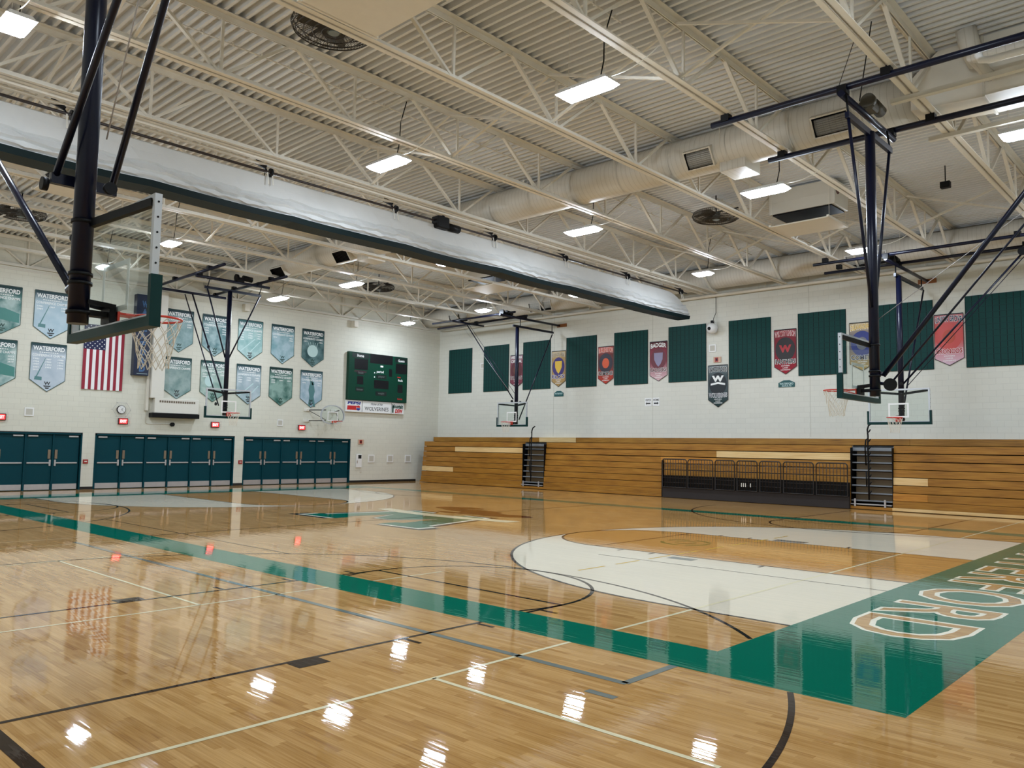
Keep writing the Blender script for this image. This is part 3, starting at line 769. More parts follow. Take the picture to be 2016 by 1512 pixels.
for y in (-28,-25.1,-20.81,-17.1,-13.3,-9.9,-6.3,-2.6):
    q = MB(); q.disc((DX+.06,y,8.22), (0,1,0), .1, .05, 18); q.beam((DX+.12,y-.15,8.30), (DX-.02,y-.35,8.42), .09, .1); q.beam((DX+.06,y-.1,8.22), (DX+.05,y-.2,8.4), .05, .03)
    q.build('pulley', BLACK, t)
    q = MB()
    for d in (-.1, .02): q.beam((DX+.1,y+d,8.2), (DX+.16,y+d,7.9), .03, .008)
    q.build('strap', OFFWHITE, t)
q = MB(); q.bbox(DX-.05, DX+.25, -15.75, -15.3, 8.0, 8.34, .03); q.path([(DX+.12,-15.3,8.12), (DX+.12,-14.85,8.12)], .11, 16); q.disc((DX+.2,-15.6,8.3),(1,0,0),.1,.1,16); q.build('winch_motor', BLACK, t)
q = MB()
for a in (DX+.12, DX+.38): q.box(a-.05, a+.05, -30.3, -1.0, 8.33, 8.37)
y = -30
while y < -1.2: q.box(DX+.12, DX+.38, y-.06, y+.06, 8.335, 8.365); y += 1.43
q.build('mounting_rail', CREAM, t)

# ---------------------------------------------------------------- basketball backstops
def frame_axes(face):
    return {'+x': (Vector((0,1,0)), Vector((1,0,0))), '-x': (Vector((0,-1,0)), Vector((-1,0,0))), '+y': (Vector((-1,0,0)), Vector((0,1,0))), '-y': (Vector((1,0,0)), Vector((0,-1,0)))}[face]
Zv = Vector((0,0,1))
def net(mb, c, rz, rad=.2286, length=.45, n=12, lev=6, sway=None):
    c = Vector(c); P = []
    for l in range(lev+1):
        f = l/lev; r = rad*(1-.42*min(1, f*1.25)) ; z = rz-.02-length*f
        P.append([c+Vector((r*math.cos(2*math.pi*(i+.5*(l%2))/n)+R.uniform(-.008,.008), r*math.sin(2*math.pi*(i+.5*(l%2))/n)+R.uniform(-.008,.008), 0))+Zv*(z+R.uniform(-.01,.01)) for i in range(n)])
    for l in range(lev):
        for i in range(n):
            j = (i-1) % n if l % 2 == 0 else (i+1) % n
            for q_ in (P[l+1][i], P[l+1][j]): mb.path([P[l][i], q_], .0042, 4, cap=False)
def board(t, O, U, N, w=1.83, z0=2.9, hgt=1.07, pads=True):
    """rectangular glass backboard, rim and net; O on the floor below the board face centre"""
    def P(u, n_, z): return O+U*u+N*n_+Zv*z
    def bx(mb, u0, u1, n0, n1, za, zb): mb.add([P(u,n_,z) for z in (za,zb) for u,n_ in ((u0,n0),(u1,n0),(u1,n1),(u0,n1))], [(0,3,2,1),(4,5,6,7),(0,1,5,4),(1,2,6,5),(2,3,7,6),(3,0,4,7)])
    zt = z0+hgt; fb = .05
    q = MB(); bx(q, -w/2+fb, w/2-fb, -.016, -.004, z0+fb, zt-fb); q.build('glass_panel', GLASS, t)
    q = MB()
    for a, b in ((-w/2,-w/2+fb),(w/2-fb,w/2)): bx(q, a, b, -.06, 0, z0, zt)
    bx(q, -w/2+fb, w/2-fb, -.06, 0, z0, z0+fb); bx(q, -w/2+fb, w/2-fb, -.06, 0, zt-fb, zt)
    q.build('board_frame', SILVER, t)
    for a in (-1, 1):
        for i in range(5): q = MB(); q.disc(P(a*(w/2+.001), -.03, z0+.48+i*.13), U, .009, .006, 8); q.build('frame_bolt', BLACK, t)
    q = MB(); s0 = z0+.16; hw, hh, lw_ = .305, .46, .05
    for a, b, c_, d in ((-hw,hw,s0,s0+lw_),(-hw,hw,s0+hh-lw_,s0+hh),(-hw,-hw+lw_,s0+lw_,s0+hh-lw_),(hw-lw_,hw,s0+lw_,s0+hh-lw_)): bx(q, a, b, -.003, .001, c_, d)
    q.build('target_square', WHITE, t)
    if pads:
        q = MB(); e = .035
        bx(q, -w/2-e, w/2+e, -.075, .02, z0-e-.02, z0+.03)
        for s in (-1, 1):
            u0, u1 = sorted((s*(w/2-.02), s*(w/2+e))); bx(q, u0, u1, -.075, .02, z0+.03, z0+.38)
        q.build('edge_padding', TEALPAD, t)
    rimz = 3.05 + (z0-2.9)
    rc = O+N*(.15+.2286)
    q = MB(); q.path([rc+Vector((.2286*math.cos(2*math.pi*i/28), .2286*math.sin(2*math.pi*i/28), rimz)) for i in range(28)], .011, 8, True)
    bx(q, -.09, .09, 0, .02, rimz-.12, rimz+.03); bx(q, -.08, .08, 0, .17, rimz-.012, rimz+.008)
    for s in (-1, 1): q.path([P(s*.07,.01,rimz-.1), P(s*.13,.2,rimz-.02)], .008, 6)
    ro = q.build('rim', ORANGE, t)
    q = MB(); net(q, rc, rimz); q.build('net', NETW, ro)
    return P, bx
def backstop(label, face, bx_, by_, pole_n, z0, polez, spec):
    U, N = frame_axes(face); O = Vector((bx_, by_, 0))
    t = thing('basketball_backstop', label, 'basketball hoop', (bx_, by_, z0), 'ceiling-hung basketball hoops')
    P, bx = board(t, O, U, N, z0=z0)
    pr = .086
    q = MB(); q.tube(P(0,-pole_n,z0+.02), P(0,-pole_n,polez), pr, 20); q.build('post', NAVY, t)
    q = MB()
    for s in (-1, 1): q.beam(P(s*.06,-pole_n+.05,z0+.92), P(s*.86,-.05,z0+1.0), .05, .07)
    q.build('upper_arm', BLACK, t)
    q = MB(); bx(q, -.06, .06, -pole_n+.05, -.06, z0+.1, z0+.15); bx(q, -.1, .1, -.075, -.02, z0+.05, z0+.22); q.beam(P(-.07,-pole_n+.05,z0+.22), P(-.1,-.06,z0+.2), .03, .04); q.beam(P(.07,-pole_n+.05,z0+.22), P(.1,-.06,z0+.2), .03, .04)
    q.build('rim_mount', BLACK, t)
    for z in (z0+.12, z0+.38, z0+.46, z0+.93): q = MB(); q.disc(P(0,-pole_n,z), Zv, pr+.014, .03, 20); q.build('post_clamp', BLACK, t)
    for nm, lst, mt in (('strut', spec.get('struts', ()), NAVY), ('brace', spec.get('braces', ()), NAVY), ('ceiling_pipe', spec.get('pipes', ()), NAVY), ('cross_pipe', spec.get('cross', ()), NAVY), ('yoke_bar', spec.get('yoke', ()), NAVY), ('cable', spec.get('cables', ()), STEEL), ('hanger', spec.get('hangers', ()), BLACK)):
        for a, b, r in lst:
            q = MB()
            if nm == 'yoke_bar': q.beam(a, b, r, r*1.6)
            else: q.tube(a, b, r, 12 if r > .02 else 6)
            q.build(nm, mt, t)
    for c, r, ax in spec.get('discs', ()):
        q = MB(); q.disc(c, ax, r, .05, 18); q.build('pulley', BLACK, t)
    for c in spec.get('clamps', ()):
        q = MB(); q.box(c[0]-.08, c[0]+.08, c[1]-.08, c[1]+.08, c[2]-.06, c[2]+.09); q.build('pipe_clamp', BLACK, t)
    if 'motor' in spec:
        c = spec['motor']; q = MB(); q.bbox(c[0]-.14, c[0]+.14, c[1]-.16, c[1]+.16, c[2]-.06, c[2]+.12, .03); q.path([(c[0]+.05,c[1]+.12,c[2]+.12), (c[0]+.05,c[1]+.5,c[2]+.1)], .11, 16); q.disc((c[0]+.05,c[1]-.14,c[2]+.1), (0,1,0), .13, .1, 18)
        q.build('winch_motor', spec.get('motor_paint', BLACK), t)
    if 'wood' in spec:
        c = spec['wood']; q = MB(); q.bbox(c[0]-.3, c[0]+.3, -.05, 0, c[2]-.08, c[2]+.08, .008); q.build('wall_block', WOODB, t)
    return t
# main hoop, near end of the court
backstop('hanging basketball hoop at the right, facing left, with a rim seen side-on', '-x', 28.66, -15.55, .29, 2.9, 7.72, dict(
    struts=[((28.95,-16.6,7.68),(28.95,-15.63,4.5),.028), ((28.95,-14.5,7.68),(28.95,-15.47,4.5),.028)],
    yoke=[((28.95,-16.66,7.7),(28.95,-14.42,7.7),.07)],
    cross=[((28.83,-16.6,8.13),(28.83,-13.85,8.13),.06)],
    pipes=[((26.3,-16.5,8.26),(34.3,-16.5,8.26),.06), ((26.3,-14.0,8.26),(34.3,-14.0,8.26),.06)],
    hangers=[((28.9,-16.55,8.1),(28.95,-16.6,7.75),.02), ((28.9,-14.45,8.1),(28.95,-14.48,7.75),.02), ((28.9,-15.9,8.2),(29.2,-16.1,9.5),.01), ((28.7,-16.4,8.3),(29.1,-16.3,9.5),.006)],
    braces=[((29.08,-15.5,3.28),(32.95,-15.5,8.24),.042), ((29.25,-15.5,3.2),(33.5,-15.5,8.24),.018), ((28.95,-15.5,3.34),(29.12,-15.5,3.3),.035), ((28.95,-15.5,3.16),(29.22,-15.51,3.12),.03)],
    cables=[((29.02,-15.5,4.3),(34.2,-15.5,7.78),.006)],
    discs=[((29.2,-15.52,3.12),.11,(0,1,0))],
    clamps=[(28.83,-16.5,8.2),(28.83,-14.0,8.2),(26.61,-16.5,8.31),(29.56,-16.5,8.31),(26.61,-14.0,8.31),(29.56,-14.0,8.31)], motor=(28.9,-15.45,8.2), motor_paint=MOTOR))
# main hoop at the door end
backstop('hanging basketball hoop before the door wall, facing the camera side, under the banners', '+x', 5.14, -15.28, .3, 2.9, 7.8, dict(
    struts=[((4.82,-16.2,7.8),(4.82,-15.36,5.2),.028), ((4.82,-14.0,7.8),(4.82,-15.2,5.2),.028)],
    yoke=[((4.82,-16.3,7.82),(4.82,-13.95,7.82),.06)],
    cross=[((5.0,-16.75,8.16),(5.0,-13.7,8.16),.055), ((1.4,-16.9,8.16),(1.4,-13.7,8.16),.055)],
    pipes=[((1.2,-16.6,8.26),(7.2,-16.75,8.26),.055), ((1.2,-14.15,8.26),(7.1,-14.2,8.26),.055)],
    hangers=[((5.0,-16.2,8.1),(4.85,-16.2,7.85),.02), ((5.0,-14.05,8.1),(4.85,-14.05,7.85),.02)],
    braces=[((4.55,-15.4,3.35),(1.2,-15.4,8.1),.024), ((4.8,-15.25,3.5),(1.55,-15.25,8.1),.032)],
    discs=[((4.72,-15.6,3.4),.06,(0,1,0)), ((3.2,-15.25,5.75),.07,(0,1,0))],
    clamps=[(3.01,-16.65,8.31),(5.96,-16.7,8.31),(3.01,-14.17,8.31),(5.96,-14.19,8.31),(5.0,-16.6,8.22),(5.0,-14.15,8.22),(1.4,-16.6,8.22),(1.4,-14.15,8.22)], motor=(5.0,-15.0,8.24)))
# cross-court hoops
backstop('hanging basketball hoop before the bleachers at the right, facing the near side', '-y', 25.66, -3.62, .3, 2.88, 7.6, dict(
    struts=[((25.66,-.7,7.55),(25.66,-3.2,3.25),.028)],
    yoke=[((25.6,-3.5,7.62),(25.6,-.6,7.62),.07)],
    cross=[((25.6,-4.35,7.98),(25.6,-.05,7.98),.055)],
    pipes=[((23.3,-4.3,8.12),(31.5,-4.3,8.12),.05), ((23.2,-3.1,8.06),(31.5,-3.1,8.06),.05)],
    hangers=[((25.6,-3.4,7.95),(25.6,-3.4,7.65),.02), ((25.6,-.7,7.95),(25.6,-.7,7.65),.02)],
    braces=[((25.7,-3.3,4.1),(29.1,-3.3,7.85),.03), ((25.85,-3.25,4.08),(29.2,-3.2,7.85),.012)],
    discs=[((29.1,-3.45,7.85),.12,(0,1,0)), ((25.72,-3.5,4.12),.05,(0,1,0))],
    clamps=[(25.6,-4.3,8.05),(25.6,-3.1,8.02),(29.15,-4.3,8.15),(29.15,-3.2,8.08),(23.7,-4.3,8.2),(23.7,-3.1,8.2)], motor=(25.5,-3.6,8.05), wood=(25.6,0,7.98)))
backstop('hanging basketball hoop in the far corner before the bleachers, facing the near side', '-y', 8.85, -3.4, .3, 2.92, 7.5, dict(
    struts=[((8.87,-.6,7.45),(8.9,-2.95,3.2),.028)],
    yoke=[((8.85,-3.4,7.55),(8.85,-.5,7.55),.06)],
    cross=[((8.85,-4.3,7.95),(8.85,-.05,7.95),.055), ((5.4,-4.0,8.02),(5.4,-1.9,8.02),.05)],
    pipes=[((3.4,-3.55,8.12),(9.2,-3.65,8.12),.05), ((2.4,-2.3,8.1),(9.0,-2.6,8.1),.05)],
    hangers=[((8.85,-2.9,7.9),(8.85,-2.9,7.6),.02), ((8.85,-.6,7.9),(8.85,-.6,7.6),.02)],
    braces=[((8.65,-3.1,4.15),(5.4,-3.05,7.95),.026), ((8.8,-3.1,4.35),(5.5,-3.0,7.95),.01)],
    cables=[((8.65,-3.12,4.3),(5.3,-3.2,7.8),.006)],
    discs=[((8.62,-3.15,4.05),.06,(0,1,0)), ((9.1,-3.1,4.0),.05,(0,1,0))],
    clamps=[(8.85,-3.6,8.05),(8.85,-2.6,8.05),(5.4,-3.55,8.1),(5.4,-2.4,8.1)], motor=(8.7,-3.9,8.0), wood=(9.0,0,7.95)))
backstop('large basketball hoop nearest the camera at the left, seen from behind its glass', '+y', 26.3, -27.45, .3, 2.92, 8.1, dict(
    struts=[((26.05,-27.93,4.25),(30.2,-27.93,8.2),.032), ((26.15,-27.47,4.3),(28.8,-27.47,8.2),.032)],
    yoke=[((26.08,-27.97,4.25),(26.1,-27.42,4.25),.06)],
    cross=[((26.3,-28.9,8.2),(26.3,-26.2,8.2),.06)],
    pipes=[((23.2,-28.4,8.28),(32.4,-28.4,8.28),.055), ((23.2,-26.6,8.28),(32.4,-26.6,8.28),.055)],
    braces=[((26.0,-27.72,3.3),(21.8,-27.72,6.15),.036), ((26.26,-27.72,3.36),(25.98,-27.72,3.28),.05)],
    cables=[((26.45,-27.65,4.6),(28.1,-27.6,8.2),.007)],
    discs=[((26.02,-28.0,4.2),.06,(0,1,0)), ((26.46,-27.6,4.16),.055,(1,0,0)), ((26.2,-27.78,3.72),.04,(1,0,0))],
    clamps=[(26.3,-28.4,8.25),(26.3,-26.6,8.25)]))
# wall-mounted fan-shaped hoop
t = thing('wall_hoop', 'small wall-mounted hoop with a fan-shaped board left below the scoreboard', 'basketball hoop', (1.0,-7.73,2.9))
yc, xf = -7.73, 1.0
out = [(-.48,2.98),(-.69,3.15),(-.69,3.42),(-.6,3.6),(-.45,3.73),(-.25,3.81),(0,3.84),(.25,3.81),(.45,3.73),(.6,3.6),(.69,3.42),(.69,3.15),(.48,2.98),(.2,2.9),(-.2,2.9)]
inn = [(a*.9, 3.37+(z-3.37)*.9) for a, z in out]
q = MB(); q.prism([(xf-.012, yc+a, z) for a, z in inn], (.01,0,0)); q.build('glass_panel', GLASS, t)
q = MB(); n = len(out)
for xa in (xf-.04, xf): q.add([(xa, yc+a, z) for a, z in out]+[(xa, yc+a, z) for a, z in inn], [(i,(i+1)%n,n+(i+1)%n,n+i) for i in range(n)])
q.add([(x_, yc+a, z) for x_ in (xf-.04, xf) for a, z in out], [(i,n+i,n+(i+1)%n,(i+1)%n) for i in range(n)]); q.build('board_frame', SILVER, t)
q = MB()
for a, b, c_, d in ((-.3,.3,3.06,3.1),(-.3,.3,3.47,3.51),(-.3,-.26,3.1,3.47),(.26,.3,3.1,3.47)): q.box(xf-.002, xf+.003, yc+a, yc+b, c_, d)
q.build('target_square', WHITE, t)
q = MB(); rc = Vector((xf+.35, yc+.05, 0)); q.path([rc+Vector((.2286*math.cos(2*math.pi*i/24), .2286*math.sin(2*math.pi*i/24), 3.05)) for i in range(24)], .011, 8, True); q.box(xf, xf+.14, yc-.06, yc+.14, 2.97, 3.06)
ro = q.build('rim', ORANGE, t); q = MB(); net(q, rc, 3.05); q.build('net', NETW, ro)
q = MB()
for yw, yb in ((-8.5,-8.1),(-6.95,-7.35)):
    for zw in (3.58, 3.06): q.tube((.1,yw,zw), (xf-.04,yb,zw), .022, 8)
    q.tube((.1,yw,3.55), (xf-.04,yb,3.1), .014, 6)
q.build('support_arm', DKGREY, t)
q = MB()
for yw in (-8.5,-6.95):
    q.bbox(0, .05, yw-.25, yw+.1, 3.52, 3.66, .006); q.bbox(0, .05, yw-.25, yw+.1, 2.99, 3.13, .006); q.box(.05,.13,yw-.06,yw+.06,3.53,3.63); q.box(.05,.13,yw-.06,yw+.06,3.01,3.11)
q.build('wall_plate', OFFWHITE, t)

# ---------------------------------------------------------------- bleachers
RT = [2.43, 2.17, 1.90, 1.63, 1.37, 1.11, .85, .59, .34]
def row_y(i): return -.36 if i == 0 else -1.74-.2*(i-1)/7
def section(x0, x1, label, special, toe=0):
    t = thing('bleacher_section', label, 'bleachers', ((x0+x1)/2, -1.9, 0), 'folded wooden bleachers')
    q = MB(); q.box(x0+.02, x1-.02, -1.6, -.42, .02, 2.14)
    q.box(x0+.02, x1-.02, -1.85, -1.6, .02, .1); q.build('dark_gap_fill', BLACK, t)  # solid black box stands in for the shade in the gaps between boards
    for i in range(1, 9):
        y = row_y(i); za, zb = RT[i]-.24, RT[i]; segs = [(x0, x1, 0)]
        for (r, a, b, k_) in special:
            if r == i:
                ns = []
                for s in segs:
                    if a > s[0] and b < s[1]: ns += [(s[0],a,s[2]),(a,b,k_),(b,s[1],s[2])]
                    elif a <= s[0] and b < s[1] and b > s[0]: ns += [(s[0],b,k_),(b,s[1],s[2])]
                    elif b >= s[1] and a > s[0] and a < s[1]: ns += [(s[0],a,s[2]),(a,s[1],k_)]
                    else: ns.append(s)
                segs = ns
        for a, b, k_ in segs:
            q = MB(); q.bbox(a+.002, b-.002, y, y+.055, za, zb, .004); q.bbox(a+.002, b-.002, y+.0551, y+.13, zb-.035, zb, .004)
            q.build('bench_board', WD[k_], t, ('', 'amber bench board', 'pale new bench board')[k_] or None)
    q = MB(); q.bbox(x0, x1, -2.02, -1.98, .018, .115, .004); q.build('toe_board', WD[toe], t)
    return t
sA = section(.9, 8.2, 'left folded bleacher section next to the corner', [(2,3.35,8.2,2),(6,.9,3.35,2)])
sB = section(9.56, 23.52, 'long middle folded bleacher section behind the dark railings', [(2,18.33,23.5,2),(2,15.8,18.33,0),(3,15.8,18.33,1)])
sC = section(24.9, 34.4, 'right folded bleacher section beyond the right-hand aisle', [(5,24.9,25.97,2),(7,24.9,25.97,1)], 2)
t = thing('top_bench', 'topmost bench row running the length of the bleacher wall', 'bleachers', (17, -.36, 2.2))
for a, b, k_ in ((.06,7.9,0),(7.9,10.2,2),(10.2,18.4,0),(18.4,25,0),(25,34.4,0)):
    q = MB(); q.bbox(a+.002, b-.002, -.36, -.30, 2.2, 2.43, .004); q.bbox(a+.002, b-.002, -.30, -.02, 2.39, 2.43, .004); q.build('bench_board', WD[k_], t, 'pale new bench board' if k_ == 2 else None)
q = MB(); q.box(.06, 34.4, -.29, -.0, .02, 2.2); q.build('dark_back_fill', BLACK, t)  # black filler in place of the shaded hollow below the top bench
BLUEG = mat('aisle_metal', '7f858c', .4, .3)
def aisle(x0, x1, label):
    t = thing('aisle_steps', label, 'steps', ((x0+x1)/2, -1.7, 0), 'bleacher aisle steps')
    q = MB(); q.box(x0+.02, x1-.02, -1.34, -.45, .02, 1.95); q.box(x0+.002, x0+.02, -1.9, -.45, .02, 2.1); q.box(x1-.02, x1-.002, -1.9, -.45, .02, 2.1); q.build('dark_backing', BLACK, t)
    for i in range(1, 9):
        y = row_y(i)+.03; z = RT[i]-.02
        q = MB(); q.bbox(x0+.02, x1-.02, y, y+.13, z-.045, z, .005)
        if i == 1: q.box(x0+.01, x1-.01, y+.0, y+.03, z-.16, z)
        q.build('step_tread', BLUEG, t)
        if i > 1:
            q = MB(); q.box(x0+.14, x1-.05, y+.1, y+.12, z, z+.19); q.build('riser_panel', mat('riser_brown', '4c3c22', .6), t)
    q = MB(); q.bbox(x0+.02, x1-.02, -2.0, -1.9, .16, .2, .005)
    for a in (x0+.18, x1-.22): q.bbox(a-.03, a+.03, -2.04, -2.0, .1, .36, .005)
    q.build('front_tie_bar', STEEL, t)
    q = MB(); q.bbox(x0, x1, -2.02, -1.98, .018, .115, .004); q.build('toe_board', WD[0], t)
    xc = (x0+x1)/2-.05
    t2 = t
    q = MB(); q.path([(xc,-2.0,.33),(xc,-2.0,.9),(xc,-1.99,1.5),(xc-.02,-1.97,2.1),(xc-.02,-1.94,2.5),(xc-.05,-1.9,2.72),(xc-.02,-1.86,2.86),(xc+.08,-1.82,2.93)], .028, 8); q.build('rail_post', BLACK, t2)
    q = MB()
    for z in (.55,.85,1.1,1.35,1.6,1.85,2.05,2.3,2.62): q.path([(xc,-1.99,z),(xc+.05,-2.04,z+.02),(xc+.1,-2.04,z+.1)], .022, 6)
    q.path([(xc-.08,-2.0,1.5),(xc-.1,-2.0,2.1),(xc-.08,-1.98,2.36),(xc-.01,-1.96,2.42)], .024, 6)
    q.path([(xc-.06,-2.02,.8),(xc-.07,-2.02,1.3)], .024, 6)
    q.build('rail_bracket', BLACK, t2)
aisle(8.2, 9.56, 'metal steps in the left bleacher aisle'); aisle(23.52, 24.9, 'metal steps in the right bleacher aisle')
# dark base with folding rail panels in front of the middle section
t = thing('low_platform', 'low charcoal platform with a black band along the middle bleachers', 'platform', (19.8,-2.15,0))
q = MB(); q.bbox(16.12, 23.56, -2.2, -2.06, .012, .42, .006); q.build('grey_skirt', FABRIC, t)
q = MB(); q.bbox(16.12, 23.56, -2.13, -2.06, .42, .9, .006); q.build('black_band', BLACK, t)
q = MB(); q.box(16.1, 16.14, -2.2, -2.05, .012, 1.5); q.build('end_post', BLACK, t)
spans = [(16.17,17.28),(17.34,18.43),(18.53,19.34),(19.44,20.25),(20.35,21.16),(21.26,22.36),(22.46,23.54)]
railm = mat('dark_rail_brown', '1d1613', .45)
for i, (a, b) in enumerate(spans):
    t = thing('folding_barrier', 'dark wire folding barrier, %s from the left of the seven over the platform' % NUMW[i], 'barrier', ((a+b)/2,-2.24,.42), 'folding barriers')
    z0_, z1_, rr = .43, 1.55, .1; P = [(a,-2.24,z0_),(a,-2.24,z1_-rr)]
    for j in range(1, 5): P.append((a+rr-rr*math.cos(j*math.pi/8), -2.24, z1_-rr+rr*math.sin(j*math.pi/8)))
    for j in range(0, 4): P.append((b-rr+rr*math.sin(j*math.pi/8), -2.24, z1_-rr+rr*math.cos(j*math.pi/8)))
    P += [(b,-2.24,z1_-rr),(b,-2.24,z0_)]
    q = MB(); q.path(P, .023, 8, True); q.build('rail_frame', railm, t)
    q = MB(); nb = max(7, int((b-a)/.112))
    for j in range(1, nb): q.tube((a+(b-a)*j/nb,-2.24,z0_), (a+(b-a)*j/nb,-2.24,z1_), .0125, 5)
    for z in (1.36, 1.12, .8, .62): q.tube((a,-2.24,z), (b,-2.24,z), .01, 5)
    q.build('wire_bars', railm, t)
q = MB()
for a in (19.62,19.7,19.78,19.98): q.box(a, a+.03, -2.272, -2.262, .58, .72)
solo('paper_tags', q, OFFWHITE, 'row of small white tags on the fourth rail panel', 'tags', (19.8,-2.27,.6))

# ---------------------------------------------------------------- green slotted panels on the right wall
for i, x in enumerate((.84,3.6,6.45,9.3,12.16,15.08,17.97,20.92,23.91,26.76,29.7)):
    q = MB(); q.box(x, x+1.84, -.034, -.003, 4.86, 7.3)
    solo('acoustic_panel', q, SLOT, 'tall dark green slotted wall panel, %s from the corner along the bleacher wall' % NUMW[i], 'wall panel', (x,0,4.86), 'green wall panels')

# ---------------------------------------------------------------- banners
def pennant(name, wall, u0, u1, ztop, zside, ztip, m_, label, cat, group, edge=TXTG, thick=.012, off=.03):
    U, V, N = wall_frame(wall); uc = (u0+u1)/2
    t = thing(name, label, cat, tuple(U*uc+V*ztop+N*off), group)
    P = lambda u, z, n_=0: U*u+V*z+N*(off+n_)
    q = MB(); out = [(u0,zside),(uc,ztip),(u1,zside),(u1,ztop),(u0,ztop)]
    q.prism([P(a,b,-thick) for a, b in out], N*thick); q.build('cloth', m_, t)
    q = MB(); ins = []
    for a, b in out:
        bb_ = b-.02 if b == ztop else (b+.026 if b == ztip else b+.012)
        ins.append((a+(.02 if a == u0 else -.02 if a == u1 else 0), bb_))
    n = 5; q.add([P(a,b,.0012) for a,b in out]+[P(a,b,.0012) for a,b in ins], [(i,(i+1)%n,n+(i+1)%n,n+i) for i in range(n)]); q.build('border', edge, t)
    q = MB(); q.box(*sorted((P(u0+.01,0).x,P(u1-.01,0).x+.001)), *sorted((P(u0+.01,0).y, P(u1-.01,0).y+.001)), ztop-.004, ztop+.02) if False else q.tube(P(u0+.01,ztop+.008,-.01), P(u1-.01,ztop+.008,-.01), .012, 6); q.build('top_rod', DKGREY, t)
    return t, P, U, V, N
def greyed(h, k=.22):
    c = [int(h[i:i+2],16) for i in (0,2,4)]; g_ = sum(c)/3
    return '%02x%02x%02x' % tuple(int(x*(1-k)+g_*k) for x in c)
TEALS = [('1d3a3f','4c8580','b7d3cf'),('27434b','a9c8d8','c3dbe8'),('1c3640','6f9a9c','a9c9cc'),('1a3640','5e8d90','b0ced2'),('3b6a6e','86b9b8','bcdcd8'),('1b3b43','78a9b4','b2d2de'),('17333a','2c5558','6e9598'),
         ('20464a','6f9f9d','c6dcd8'),('24424a','aebfd0','c9d6e4'),('1f3f45','6d9490','a8c0bc'),('20484a','6c9c92','b5cfc4'),('21434b','97b0ba','bccfd8'),('10302f','2f6a5e','8fb8ac'),('2b5058','93b4c6','c0d4e2')]
bann = [  # u0,u1,ztop,zside,ztip, years, art
 (-22.32,-21.08,7.62,6.2,5.8,'','sea'),(-20.66,-19.42,7.62,6.22,5.79,[['1981','1989'],['1987'],['1988','1996']],'flag'),(-15.64,-14.42,7.6,6.2,5.76,[['2001'],[],['2004','2006']],'plain'),(-14.02,-12.8,7.58,6.18,5.73,[['1973','1982','1990'],[],['1986','1995','1998']],'plain'),
 (-12.33,-11.08,7.57,6.16,5.71,[['1975','1979','1988','1994'],['1979','1986','1989'],['1981','1987','1990']],'diag'),(-10.64,-9.4,7.55,6.15,5.70,[['1994'],[],['1996','1998']],'plain'),(-8.98,-7.72,7.53,6.13,5.69,[['1977'],[],['1999']],'ball'),
 (-22.37,-21.13,5.6,4.2,3.76,[[],[],['2012','2014','2017']],'sea'),(-20.68,-19.43,5.6,4.2,3.75,[['1981','1994','1997','2001','2012'],['1987','1989','1991','1993'],['1988','1990','1994','1996']],'flag'),(-15.63,-14.42,5.54,4.15,3.75,'','plain'),(-14.01,-12.8,5.53,4.13,3.71,[['2001','2004'],['2007'],['2008']],'ball2'),
 (-12.32,-11.09,5.51,4.12,3.68,[['1973','1984','1987'],['1980','1985'],['1983','1988']],'diag'),(-10.66,-9.42,5.51,4.12,3.70,[['2000','2003'],['2001'],['2004']],'plain'),(-8.99,-7.74,5.50,4.12,3.70,[['1976'],[],['1990','1992']],'player')]
LBL = ['left-edge championship banner in the upper row showing a green wave','pale blue championship banner with a flagstick, upper row left of the near hoop post','championship banner with a ball blur, upper row above the white heater','championship banner behind the left strut of the far hoop, upper row',
 'pale green championship banner with a diagonal bat, upper row right of the far hoop post','blue-green championship banner, second from the right in the upper row','dark teal championship banner with a ball in a net, right end of the upper row',
 'left-edge championship banner in the lower row, half out of view','pale blue championship banner with a flagstick and five rows of years, lower row','green-grey championship banner just above the white wall heater','championship banner behind the left half of the far backboard',
 'championship banner with diagonal lines behind the right half of the far backboard','dark green championship banner, second from the right in the lower row','championship banner with a shooting player, right end of the lower row']
TEALS = [tuple(greyed(h_) for h_ in q_) for q_ in TEALS]
